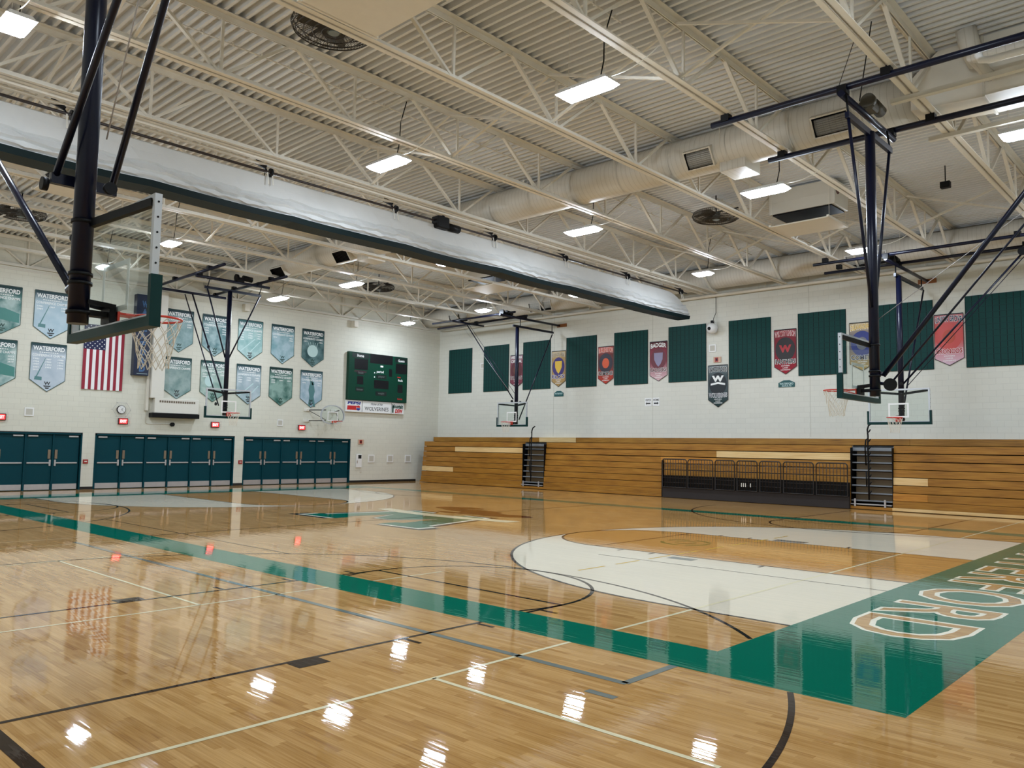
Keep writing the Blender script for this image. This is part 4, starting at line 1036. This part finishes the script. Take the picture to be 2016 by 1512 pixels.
for i, ((u0,u1,zt,zs,zp,yrs,art), tc) in enumerate(zip(bann, TEALS)):
    t, P, U, V, N = pennant('championship_banner', 'left', u0, u1, zt, zs, zp, banner_mat('banner_%d' % i, tc[0], tc[1], tc[2], i), LBL[i], 'banner', 'teal championship banners', TXTDG)
    uc = (u0+u1)/2; w_ = u1-u0
    q = MB(); text(q, 'WATERFORD', P(uc,zt-.19,.003), U, V, w_*.88, .17, .03)
    for j in range(3): pass
    text(q, 'CONFERENCE CHAMPS', P(uc,zt-.455,.003), U, V, w_*.9, .095, .02)
    for a in range(-4, 5):                                   # small illegible line between
        q.poly([P(uc+a*.075-.026,zt-.355,.003), P(uc+a*.075+.026,zt-.355,.003), P(uc+a*.075+.026,zt-.325,.003), P(uc+a*.075-.026,zt-.325,.003)])
    if yrs:
        for cidx, lst in enumerate(yrs):
            for r_, s in enumerate(lst): text(q, s, P(uc+(cidx-1)*w_*.34, zt-.6-.105*r_, .003), U, V, .2, .06, .02)
    q.build('lettering', TXTW, t)
    q = MB(); text(q, 'W', P(uc,zp+.33,.003), U, V, .22, .13, .03); q.poly([P(uc+a,zp+b,.003) for a,b in ((-.13,.24),(.13,.24),(.11,.2),(-.11,.2))]); q.poly([P(uc+a,zp+b,.003) for a,b in ((-.08,.17),(.08,.17),(.05,.12),(-.05,.12))]); q.build('crest', TXTK if i in (1,8,9,4,11,13) else TXTDG, t)
    q = MB(); am = None
    if art == 'flag':
        a, b = (uc-.1, zt-.55), (uc-.42, zt-1.35); q.poly([P(a[0]-.01,a[1],.002),P(b[0]-.02,b[1],.002),P(b[0]+.03,b[1],.002),P(a[0]+.01,a[1],.002)]); q.poly([P(uc-.46,zt-1.4,.0025),P(uc-.2,zt-1.42,.0025),P(uc-.2,zt-1.28,.0025),P(uc-.44,zt-1.27,.0025)]); am = MIDT
    elif art == 'diag':
        for d in (0, .35): q.poly([P(uc-.5+d,zt-1.45,.002),P(uc-.47+d,zt-1.47,.002),P(uc+.25+d,zt-.85,.002),P(uc+.22+d,zt-.82,.002)]) if d == 0 else q.poly([P(uc-.15,zt-1.6,.002),P(uc-.12,zt-1.62,.002),P(uc+.5,zt-.95,.002),P(uc+.48,zt-.92,.002)])
        am = PALET
    elif art == 'ball':
        q.poly([P(uc-.02+.3*math.cos(s_), zt-1.05+.3*math.sin(s_), .002) for s_ in [2*math.pi*j/24 for j in range(24)]])
        for j in range(5): q.poly([P(uc-.3+j*.14,zt-.62,.0022),P(uc-.28+j*.14,zt-.62,.0022),P(uc-.2+j*.1,zt-.85,.0022),P(uc-.22+j*.1,zt-.85,.0022)])
        am = PALET
    elif art == 'ball2':
        q.poly([P(uc-.2+.2*math.cos(s_), zt-.9+.24*math.sin(s_), .002) for s_ in [2*math.pi*j/20 for j in range(20)]]); am = PALET
    elif art == 'player':
        for pts in ([(-.12,.75),(.14,.75),(.2,.45),(.14,.2),(-.1,.2),(-.16,.5)],[(.14,.75),(.02,.95),(-.1,1.2),(-.18,1.18),(-.08,.85),(-.1,.75)],[(-.1,.2),(.14,.2),(.25,-.3),(.14,-.3),(.03,.0),(-.04,-.28),(-.16,-.28)],[(.0,.95),(.14,.92),(.16,.78),(.03,.76)]):
            q.poly([P(uc+a,zt-1.45+b,.002) for a,b in pts])
        am = MIDT
    elif art == 'sea':
        q.poly([P(u0+.05,zt-1.2,.002),P(u1-.05,zt-1.35,.002),P(u1-.05,zt-1.0,.002),P(uc+.1,zt-.85,.002),P(u0+.05,zt-.8,.002)]); am = mat('sea_green','3f8078',.5)
    if am: q.build('printed_picture', am, t)
# ---------------------------------------------------------------- school banners on the right wall
def school(u0, u1, zt, zs, zp, base, tip, disk, head, name, label, headc, namec, seed, icon, iconc, small=TXTW, bottom=None):
    t, P, U, V, N = pennant('school_banner', 'right', u0, u1, zt, zs, zp, banner_mat('school_banner_%d' % seed, tip, base, base, seed, bottom or base), label, 'banner', 'school pennants on the bleacher wall', TXTK, off=.035)
    uc = (u0+u1)/2; w_ = u1-u0; hh = zt-zp
    q = MB(); ry, rx, zc = .47, w_*.44, zt-.78
    q.poly([P(uc+rx*math.cos(s_), zc+ry*math.sin(s_), .002) for s_ in [2*math.pi*j/32 for j in range(32)]]); q.build('oval_field', disk, t)
    q = MB()
    if isinstance(head, (list, tuple)):
        for j, h_ in enumerate(head): text(q, h_, P(uc,zt-.12-.2*j,.004), U, V, w_*.85, .15, .03, arch=.02)
    else: text(q, head, P(uc,zt-.2,.004), U, V, w_*.88, .2, .03, arch=.05)
    q.build('heading', headc, t)
    if headc is not TXTW:
        q = MB(); text(q, head, P(uc,zt-.2,.003), U, V, w_*.91, .225, .065, arch=.05); q.build('heading_outline', TXTW, t)
    q = MB(); text(q, name, P(uc,zp+.52,.004), U, V, w_*.88, .17, .03, arch=-.02); q.build('team_name', namec, t)
    q = MB(); text(q, name, P(uc,zp+.52,.003), U, V, w_*.91, .195, .065, arch=-.02); q.build('team_name_outline', TXTW, t)
    q = MB()
    for j, wd in enumerate((.34,.22,.4)): text(q, ('SOUTHERN','LAKES','CONFERENCE')[j], P(uc,zp+.34-.08*j,.004), U, V, wd, .045, .02)
    q.build('small_lettering', small, t)
    q = MB()
    if icon == 'W': text(q, 'W', P(uc,zc+.02,.005), U, V, w_*.55, .3, .06)
    elif icon == 'shield': q.poly([P(uc+a*w_*.25,zc+b,.005) for a,b in ((-1,.28),(1,.28),(.95,-.02),(.5,-.22),(0,-.34),(-.5,-.22),(-.95,-.02))])
    elif icon == 'blocks':
        text(q, 'W', P(uc,zc+.22,.005), U, V, w_*.6, .26, .06); q.poly([P(uc+a*w_*.36,zc+b,.005) for a,b in ((-1,.02),(0,.08),(1,.02),(1,-.06),(0,0),(-1,-.06))])
    elif icon == 'round': q.poly([P(uc+.2*math.cos(s_),zc+.24*math.sin(s_),.005) for s_ in [2*math.pi*j/24 for j in range(24)]])
    q.build('emblem', iconc, t)
    return t
GREYP = mat('print_steel_grey', '6f7078', .5); RED = mat('print_bright_red', 'a8242c', .5); SAL = mat('print_salmon', 'c64a45', .5); LAV = mat('print_lavender', '8f8aa8', .5); BRN = mat('print_brown', '6a3a2a', .5)
school(5.56,6.45,6.67,5.25,4.99,'7a3844','b08a95',MAROON,('WESTOSHA','CENTRAL'),'FALCONS','maroon school pennant behind the far corner hoop post',TXTW,MAROON,21,'round',BRN)
school(8.38,9.26,6.69,5.2,4.92,'a98a58','cbb489',PURP,'ELKHORN AREA','ELKS','gold and purple school pennant, second from the corner',mat('print_brown_head','8a7040',.5),PURP,22,'shield',GOLD)
school(11.24,12.13,6.70,5.2,4.93,'5a3a3a','c0605a',mat('print_charcoal','2a2230',.5),'BURLINGTON','DEMONS','black and orange school pennant, third from the corner',ORNG,TXTK,23,'round',ORNG,bottom='c2402c')
school(14.11,15.02,6.71,5.2,4.94,'8e4250','55262e',mat('print_wine','6a2a36',.5),'BADGER','BADGERS','wine-red school pennant with a white heading, fourth from the corner',TXTW,MAROON,24,'shield',LAV,bottom='d8b8bc')
school(17.01,17.93,5.48,4.03,3.72,'3c4a4e','7a8488',mat('print_black_green','0e1a20',.5),'WATERFORD','WOLVERINES','black home school pennant hanging lower than the others beneath a fire alarm',TXTK,GREYP,25,'blocks',TXTW,bottom='10302e')
school(19.94,20.86,6.73,5.25,4.95,'7a2a34','8e3a44',mat('print_near_black','1c1416',.5),'WILMOT UNION','PANTHERS','dark red school pennant with a red letter W right of the home pennant',RED,TXTK,26,'W',RED,bottom='9a2230')
school(22.88,23.8,6.73,5.2,4.93,'6f6c78','c8b48c',mat('print_royal','26347e',.5),'DELAVAN-DARIEN','COMETS','grey and blue school pennant half hidden by the near hanging post',GOLD,mat('print_navy','20264a',.5),27,'round',GREYP,bottom='b89a4a')
school(25.78,26.71,6.74,5.2,4.95,'c8524c','c07a80',SAL,'UNION GROVE','BRONCOS','bright red school pennant at the right, crossed by dark braces',mat('print_navy','20264a',.5),RED,28,'round',mat('print_coral','b8442e',.5),bottom='d8c0d0')
# plaques and signs on the right wall
def sign_box(name, wall, u0, u1, z0, z1, th, m_, label, cat, group=None):
    U, V, N = wall_frame(wall); t = thing(name, label, cat, tuple(U*((u0+u1)/2)+V*z0), group)
    P = lambda u, z, n_=0: U*u+V*z+N*(th+n_)
    q = MB(); q.prism([U*u0+V*z0+N*.001, U*u1+V*z0+N*.001, U*u1+V*z1+N*.001, U*u0+V*z1+N*.001], N*(th-.001)); q.build('panel', m_, t)
    return t, P, U, V, N
for u0, u1, lab, l2 in ((8.55,9.13,'small green house-shaped plaque under the gold school pennant', None), (20.1,20.76,'small green house-shaped plaque under the dark red school pennant', 'ADULTS')):
    U, V, N = wall_frame('right'); uc = (u0+u1)/2
    t = thing('wall_plaque', lab, 'plaque', (uc,0,4.45), 'green plaques')
    q = MB(); q.prism([(u0,-.001,4.45),(u1,-.001,4.45),(u1,-.001,4.62),(uc+.12,-.001,4.72),(uc-.12,-.001,4.72),(u0,-.001,4.62)], (0,-.024,0)); q.build('plaque_board', mat('plaque_green','0f4f50',.5), t)
    q = MB(); text(q, 'WATERFORD', (uc,-.028,4.585), U, V, (u1-u0)*.85, .08, .02)
    if l2: text(q, l2, (uc,-.028,4.5), U, V, (u1-u0)*.6, .065, .02)
    q.build('lettering', PALET, t)
for u0, u1, word, s in ((13.84,14.2,'VISITOR',-1), (14.26,14.61,'HOME',1)):
    t, P, U, V, N = sign_box('direction_sign', 'right', u0, u1, 3.85, 4.22, .012, WHITE, 'white sign reading %s with a black arrow pointing %s' % (word, 'left' if s < 0 else 'right'), 'sign', 'visitor and home signs')
    uc = (u0+u1)/2; q = MB(); text(q, word, P(uc,4.12,.002), U, V, .29, .09, .02)
    q.poly([P(uc+s*a,3.97+b,.002) for a, b in (((.13,0),(.06,.065),(.06,.03),(-.12,.03),(-.12,-.03),(.06,-.03),(.06,-.065)) if s > 0 else ((.13,0),(.06,-.065),(.06,-.03),(-.12,-.03),(-.12,.03),(.06,.03),(.06,.065)))][:])
    q.build('lettering', TXTK, t)
def grille(wall, u, z, s, label):
    t, P, U, V, N = sign_box('wall_speaker', wall, u-s, u+s, z-s, z+s, .03, WHITE, label, 'speaker', 'square white wall speakers')
    q = MB(); n = 7
    q.poly([P(u-s*.72,z-s*.72,.001),P(u+s*.72,z-s*.72,.001),P(u+s*.72,z+s*.72,.001),P(u-s*.72,z+s*.72,.001)]); q.build('grille', mat('speaker_grille','bdb9ad',.6), t)
grille('right', 3.5, 6.27, .15, 'square white wall speaker between the first two green panels'); grille('right', 17.22, 6.22, .16, 'square white wall speaker below the round white loudspeaker')
grille('left', -20.6, 2.97, .16, 'square white wall speaker above the left doors'); grille('left', -10.0, 2.91, .15, 'square white wall speaker left of the small wall hoop')
for u, lab in ((-4.6,'square white wall grille nearest the doors beside the intercom'),(-3.36,'middle of the three square white wall grilles by the corner'),(-2.14,'square white wall grille nearest the bleachers')): grille('left', u, 1.22, .2, lab)
# fire alarms and strobes
for wall, u, z, lab in (('right',17.44,5.72,'red fire alarm strobe above the home pennant'),('left',-5.3,2.08,'red fire alarm strobe right of the doors')):
    t, P, U, V, N = sign_box('fire_alarm', wall, u-.17, u+.17, z-.12, z+.12, .05, mat('alarm_beige','c9a890',.5), lab, 'fire alarm')
    q = MB(); q.poly([P(u-.1,z-.09,.002),P(u+.06,z-.09,.002),P(u+.06,z+.09,.002),P(u-.1,z+.09,.002)]); q.build('red_face', REDDEV, t)
    q = MB(); q.poly([P(u-.05,z-.05,.004),P(u+.02,z-.05,.004),P(u+.02,z+.05,.004),P(u-.05,z+.05,.004)]); q.build('strobe_window', TXTK, t)
for u, z, lab in ((-18.52,1.1,'red fire alarm pull station on the left pier between doors'),(-11.95,1.06,'red fire alarm pull station on the right pier between doors')):
    t, P, U, V, N = sign_box('pull_station', 'left', u-.09, u+.09, z-.08, z+.08, .05, REDDEV, lab, 'fire alarm', 'pull stations')
    q = MB(); q.poly([P(u-.05,z-.02,.003),P(u+.05,z-.02,.003),P(u+.05,z+.02,.003),P(u-.05,z+.02,.003)]); q.build('pull_handle', OFFWHITE, t)
# round loudspeaker on the right wall
t = thing('round_loudspeaker', 'round white wall loudspeaker with a dark centre hanging from a conduit', 'speaker', (17.33,-.2,7.02))
q = MB(); q.sphere((17.33,-.24,7.02), .23, 20, 12); q.build('speaker_ball', WHITE, t)
q = MB(); q.disc((17.31,-.46,7.0),(0.1,-1,-.1),.07,.03,14); q.bbox(17.28,17.38,-.3,-.15,7.22,7.36,.01); q.build('dark_driver', BLACK, t)
q = MB(); q.path([(17.33,-.2,7.3),(17.33,-.1,7.5),(17.39,-.035,7.7),(17.39,-.035,8.5)], .012, 6); q.build('conduit', DKGREY, t)
q = MB(); q.path([(17.33+.27*math.cos(s_),-.26,7.05+.27*math.sin(s_)) for s_ in [2*math.pi*j/24 for j in range(24)]], .006, 5, True); q.box(17.27,17.39,-.15,-.004,6.98,7.06); q.build('guard_ring', STEEL, t)

# ---------------------------------------------------------------- left wall fittings
U, V, N = wall_frame('left')
# scoreboard
t = thing('scoreboard', 'large dark green scoreboard on the door wall near the corner', 'scoreboard', (.15,-4.42,4.2))
q = MB(); q.bbox(0, .2, -6.32, -2.48, 4.22, 6.68, .012); q.build('cabinet', SBGREEN, t)
P = lambda u, z, n_=0: Vector((.2+n_, u, z))
def panel(mb, u0, u1, z0, z1, n_=.004): mb.poly([P(u0,z0,n_),P(u1,z0,n_),P(u1,z1,n_),P(u0,z1,n_)])
def S(a, b):  # fractions of the board face
    return -6.32+3.84*a, 6.68-2.46*b
def fp(mb, a0, a1, b0, b1, n_=.004):
    u0, zt_ = S(a0, b0); u1, zb_ = S(a1, b1); panel(mb, u0, u1, zb_, zt_, n_)
for a0, a1, b0, b1 in ((.09,.31,.135,.36),(.345,.73,.0,.2),(.79,.985,.15,.37),(.67,.725,.29,.45),(.14,.24,.50,.67),(.42,.67,.55,.73),(.83,.92,.61,.79)):
    q = MB(); fp(q, a0, a1, b0, b1); q.build('digit_window', SBBLACK, t)
for a0, a1, b0, b1 in ((.05,.33,.02,.12),(.775,.99,.02,.12),(.13,.26,.38,.47),(.455,.63,.43,.52),(.12,.25,.73,.82),(.45,.64,.79,.88)): q = MB(); fp(q, a0, a1, b0, b1, .003); q.build('caption_plate', mat('caption_dark','10201e',.4), t)
q = MB()
for w_, a, b, wd, ht in (('Home',.185,.07,.42,.15),('Guests',.885,.085,.44,.14),('period',.52,.375,.46,.17),('fouls',.875,.515,.32,.13)):
    u, z = S(a, b); text(q, w_, P(u,z,.006), U, V, wd, ht, .02)
for a, b in ((.425,.40),(.425,.49)): u, z = S(a, b); panel(q, u-.03, u+.03, z-.03, z+.03, .006)
u, z = S(.545,.25); panel(q, u-.09, u+.09, z-.045, z+.045, .006)
q.build('lettering', TXTW, t)
q = MB()
for w_, a, b, wd, ht in (('fouls',.195,.425,.32,.12),('player',.545,.475,.42,.14),('bonus',.185,.775,.36,.11),('weight',.545,.835,.42,.14)):
    u, z = S(a, b); text(q, w_, P(u,z,.006), U, V, wd, ht, .01)
q.build('unlit_lettering', TXTG, t)
q = MB(); u, z = S(.875,.92); text(q, 'bonus', P(u,z,.006), U, V, .34, .11, .02); u, z = S(.85,.45); panel(q, u-.12, u+.1, z-.03, z+.03, .006); q.build('red_lettering', TXTR, t)
q = MB()
for b in (.33+.05,): pass
for j in range(2): u, z = S(.19,.335+.035*j+.06); 
fp(q, .09,.29,.385,.395); fp(q, .09,.29,.41,.42); q.build('hairline', mat('maroon_hairline','4a2230',.5), t)
# advert strip under the scoreboard
t = thing('sponsor_panel', 'white strip of three printed signs under the scoreboard', 'sign', (.08,-4.45,3.6))
q = MB(); q.bbox(.003, .12, -6.36, -2.6, 3.6, 4.2, .006); q.build('panel', WHITE, t)
P2 = lambda u, z, n_=0: Vector((.12+n_, u, z))
def pl(mb, pts, n_=.003): mb.poly([P2(a,b,n_) for a,b in pts])
q = MB(); text(q, 'PEPSI', P2(-5.86,4.06,.003), U, V, .78, .15, .05, shear=.3); q.build('blue_lettering', TXTB, t)
q = MB(); pl(q, [(-6.3,3.7),(-5.5,3.7),(-5.5,3.92),(-6.27,3.92)]); q.build('red_block', TXTR, t)
q = MB(); pl(q, [(-5.6+.13*math.cos(s_),3.81+.13*math.sin(s_)) for s_ in [2*math.pi*j/24 for j in range(24)]], .005); q.build('roundel', WHITE, t)
q = MB(); pl(q, [(-5.6+.12*math.cos(s_),3.82+.12*math.sin(s_)) for s_ in [math.pi*j/12 for j in range(13)]], .007); q.build('roundel_top', TXTR, t)
q = MB(); pl(q, [(-5.6+.12*math.cos(s_),3.80+.12*math.sin(s_)) for s_ in [math.pi+math.pi*j/12 for j in range(13)]], .007); q.build('roundel_bottom', TXTB, t)
q = MB(); text(q, 'Home of the', P2(-4.42,4.06,.003), U, V, .75, .13, .01, shear=.3); text(q, 'WOLVERINES', P2(-4.42,3.81,.003), U, V, 1.55, .2, .005)
for a in (-5.36,-3.46): pl(q, [(a-.012,3.62),(a+.012,3.62),(a+.012,4.18),(a-.012,4.18)])
q.build('black_lettering', TXTK, t)
q = MB(); text(q, 'Mountain', P2(-3.03,4.01,.003), U, V, .74, .22, .05, shear=.1); pl(q, [(-3.4,3.66),(-3.3,3.66),(-3.3,4.0),(-3.4,4.05)]); q.build('green_lettering', TXTDG, t)
q = MB(); text(q, 'DEW', P2(-2.94,3.76,.004), U, V, .5, .22, .06, shear=.15); q.build('red_lettering', TXTR, t)
# flag
t = thing('national_flag', 'flag of the United States hung vertically on the door wall', 'flag', (.05,-18.05,6.25))
fu0, fu1, fzt, fzb = -18.84, -17.3, 6.55, 3.95
def wave(u, z): return .05+.012*math.sin((u-fu0)*14)*(0.3+(fzt-z)/2.6)
def fquad(mb, a, b, z0, z1, off=0.0, n=10):
    V_ = []
    for i in range(n+1):
        z = z0+(z1-z0)*i/n
        V_ += [(wave(a,z)+off, a, z), (wave(b,z)+off, b, z)]
    mb.add(V_, [(2*i,2*i+1,2*i+3,2*i+2) for i in range(n)])
sw_ = (fu1-fu0)/13; cant_u = fu0+sw_*7; cant_z = fzt-1.0
qr, qw = MB(), MB()
for i in range(13):
    a = fu0+i*sw_
    for j in range(2): fquad(qr if i % 2 == 0 else qw, a+j*sw_/2, a+(j+1)*sw_/2, fzb, cant_z if i < 7 else fzt)
qr.build('red_stripes', mat('flag_red','8e1c30',.7), t); qw.build('white_stripes', mat('flag_white','e8e6e6',.7), t)
q = MB()
for j in range(14): fquad(q, fu0+j*sw_/2, fu0+(j+1)*sw_/2, cant_z, fzt)
q.build('blue_canton', mat('flag_blue','171c46',.7), t)
q = MB()
for r_ in range(11):
    nn = 5 if r_ % 2 == 0 else 4
    for c_ in range(nn):
        u = fu0+.06+(c_+(0 if nn == 5 else .5))*(sw_*7-.12)/4; z = cant_z+.06+r_*(.88/10)
        q.poly([(wave(u,z)+.012, u+(.034 if k_ % 2 == 0 else .014)*math.sin(k_*math.pi/5), z+(.034 if k_ % 2 == 0 else .014)*math.cos(k_*math.pi/5)) for k_ in range(10)][::-1])
q.build('stars', WHITE, t)
# vertical dark letter box
t = thing('letter_box_sign', 'tall dark navy box sign with vertical pale blue letters beside the flag', 'sign', (.15,-16.6,4.63))
q = MB(); q.bbox(0, .3, -16.98, -16.36, 4.63, 8.0, .012); q.build('sign_box', mat('sign_navy','14203a',.4), t)
q = MB()
for j, ch_ in enumerate('WATERFORD'[::-1]): text(q, ch_, Vector((.303,-16.64,4.92+.335*j)), U, V, .23, .25, .03)
q.build('letter_edge', TXTLB, t)
q = MB()
for j, ch_ in enumerate('WATERFORD'[::-1]): text(q, ch_, Vector((.305,-16.64,4.92+.335*j)), U, V, .2, .22, -.012)
q.build('letter_fill', mat('sign_navy_fill','1c2c58',.4), t)
q = MB(); q.poly([(.303,-16.85,4.70),(.303,-16.42,4.70),(.303,-16.42,4.715),(.303,-16.85,4.715)]); q.build('small_line', PALET, t)
# wall heater with chase
t = thing('wall_heater', 'white wall heater with a slotted grille and black base above the doors', 'heater', (.15,-15.15,2.93))
q = MB(); q.bbox(0, .32, -16.05, -14.15, 3.12, 3.74, .015); q.build('cabinet', OFFWHITE, t)
q = MB(); q.bbox(0, .36, -16.15, -14.12, 2.93, 3.12, .01); q.build('black_base', BLACK, t)
q = MB()
for j in range(16): a = -15.86+j*.0975; q.poly([(.322,a,3.56),(.322,a+.075,3.56),(.322,a+.075,3.65),(.322,a,3.65)])
q.build('grille_slots', mat('slot_brown','6a5c4c',.6), t)
q = MB(); q.bbox(0, .3, -16.22, -15.68, 3.74, 8.25, .012); q.build('pipe_chase', OFFWHITE, t)
q = MB(); q.bbox(0, .16, -16.35, -16.24, 3.2, 8.25, .01); q.build('side_channel', GREYCREAM, t)
# horn, conduit
t = thing('wall_horn', 'small round black horn under the wall heater with a thin conduit', 'horn', (.05,-15.16,2.65))
q = MB(); q.disc((.07,-15.16,2.66),(1,0,0),.085,.1,18); q.build('horn_body', BLACK, t)
q = MB(); q.path([(.02,-15.2,2.66),(.02,-16.2,2.66),(.02,-16.27,2.7),(.02,-16.28,3.8)], .014, 6); q.build('conduit', GREYCREAM, t)
# clock in hexagon cage
t = thing('wall_clock', 'round wall clock in a hexagonal wire guard', 'clock', (.05,-17.28,3.2))
q = MB(); q.disc((.05,-17.28,3.2),(1,0,0),.17,.08,28); q.build('clock_case', DKGREY, t)
q = MB(); q.disc((.093,-17.28,3.2),(1,0,0),.15,.004,28); q.build('clock_face', WHITE, t)
q = MB(); q.beam((.098,-17.28,3.2),(.098,-17.22,3.27),.012,.004,(1,0,0)); q.beam((.098,-17.28,3.2),(.098,-17.2,3.12),.01,.004,(1,0,0)); q.build('clock_hands', TXTK, t)
q = MB(); hx_ = [(.12,-17.28+.36*math.cos(s_),3.2+.32*math.sin(s_)) for s_ in [math.pi*j/3 for j in range(6)]]; q.path(hx_, .006, 5, True)
for p_ in hx_: q.path([p_, (.0,-17.28+(p_[1]+17.28)*1.05,3.2+(p_[2]-3.2)*1.05)], .005, 4); q.path([p_, (.14,-17.28,3.2)], .003, 4)
q.build('wire_guard', STEEL, t)
# exit signs
for u, z, lab in ((-21.55,2.74,'lit red exit sign at the left edge above the left doors'),(-17.18,2.73,'lit red exit sign under the caged clock'),(-13.24,2.71,'lit red exit sign under the far hoop'),(-8.84,2.71,'lit red exit sign left of the small wall hoop')):
    t = thing('exit_sign', lab, 'exit sign', (.04,u,z), 'red exit signs')
    q = MB(); q.bbox(0, .08, u-.19, u+.19, z-.125, z+.125, .01); q.build('housing', mat('exit_housing','5a2024',.5), t)
    q = MB(); q.poly([(.082,u-.155,z-.09),(.082,u+.155,z-.09),(.082,u+.155,z+.09),(.082,u-.155,z+.09)]); q.build('red_face', EXITM, t)
    q = MB(); text(q, 'EXIT', Vector((.084,u,z)), U, V, .25, .11, .03); q.build('lettering', EXITL, t)
    q = MB(); q.path([(.12,u-.24,z-.17),(.12,u+.24,z-.17),(.12,u+.24,z+.17),(.12,u-.24,z+.17)], .005, 4, True)
    for a in (-.24,.24): q.path([(.0,u+a,z),(.12,u+a,z)], .005, 4)
    q.build('wire_guard', STEEL, t)
# intercom and switch
t = thing('intercom_panel', 'tall white intercom panel with a dark screen beside the right-hand doors', 'intercom', (.02,-5.4,.76))
q = MB(); q.bbox(0, .06, -5.58, -5.22, .76, 1.45, .01); q.build('panel', WHITE, t)
q = MB(); q.poly([(.062,-5.46,1.22),(.062,-5.26,1.22),(.062,-5.26,1.4),(.062,-5.46,1.4)]); q.build('dark_screen', TXTK, t)
q = MB(); q.box(.06,.065,-5.53,-5.5,.98,1.12); q.build('handle', STEELTAG, t)
q = MB(); q.bbox(0,.02,-5.3,-5.2,.5,.64,.004); solo('wall_outlet', q, GREYCREAM, 'small grey wall outlet below the intercom panel', 'outlet', (0,-5.25,.5))
for u, lab in ((-12.05,'cream bracket under the roof edge right of the far hoop post'), (-6.0,'cream bracket under the roof edge above the scoreboard')):
    q = MB(); q.bbox(0,.3,u-.12,u+.12,7.95,8.27,.01); solo('wall_bracket', q, CREAM, lab, 'bracket', (0,u,7.95), 'wall brackets')
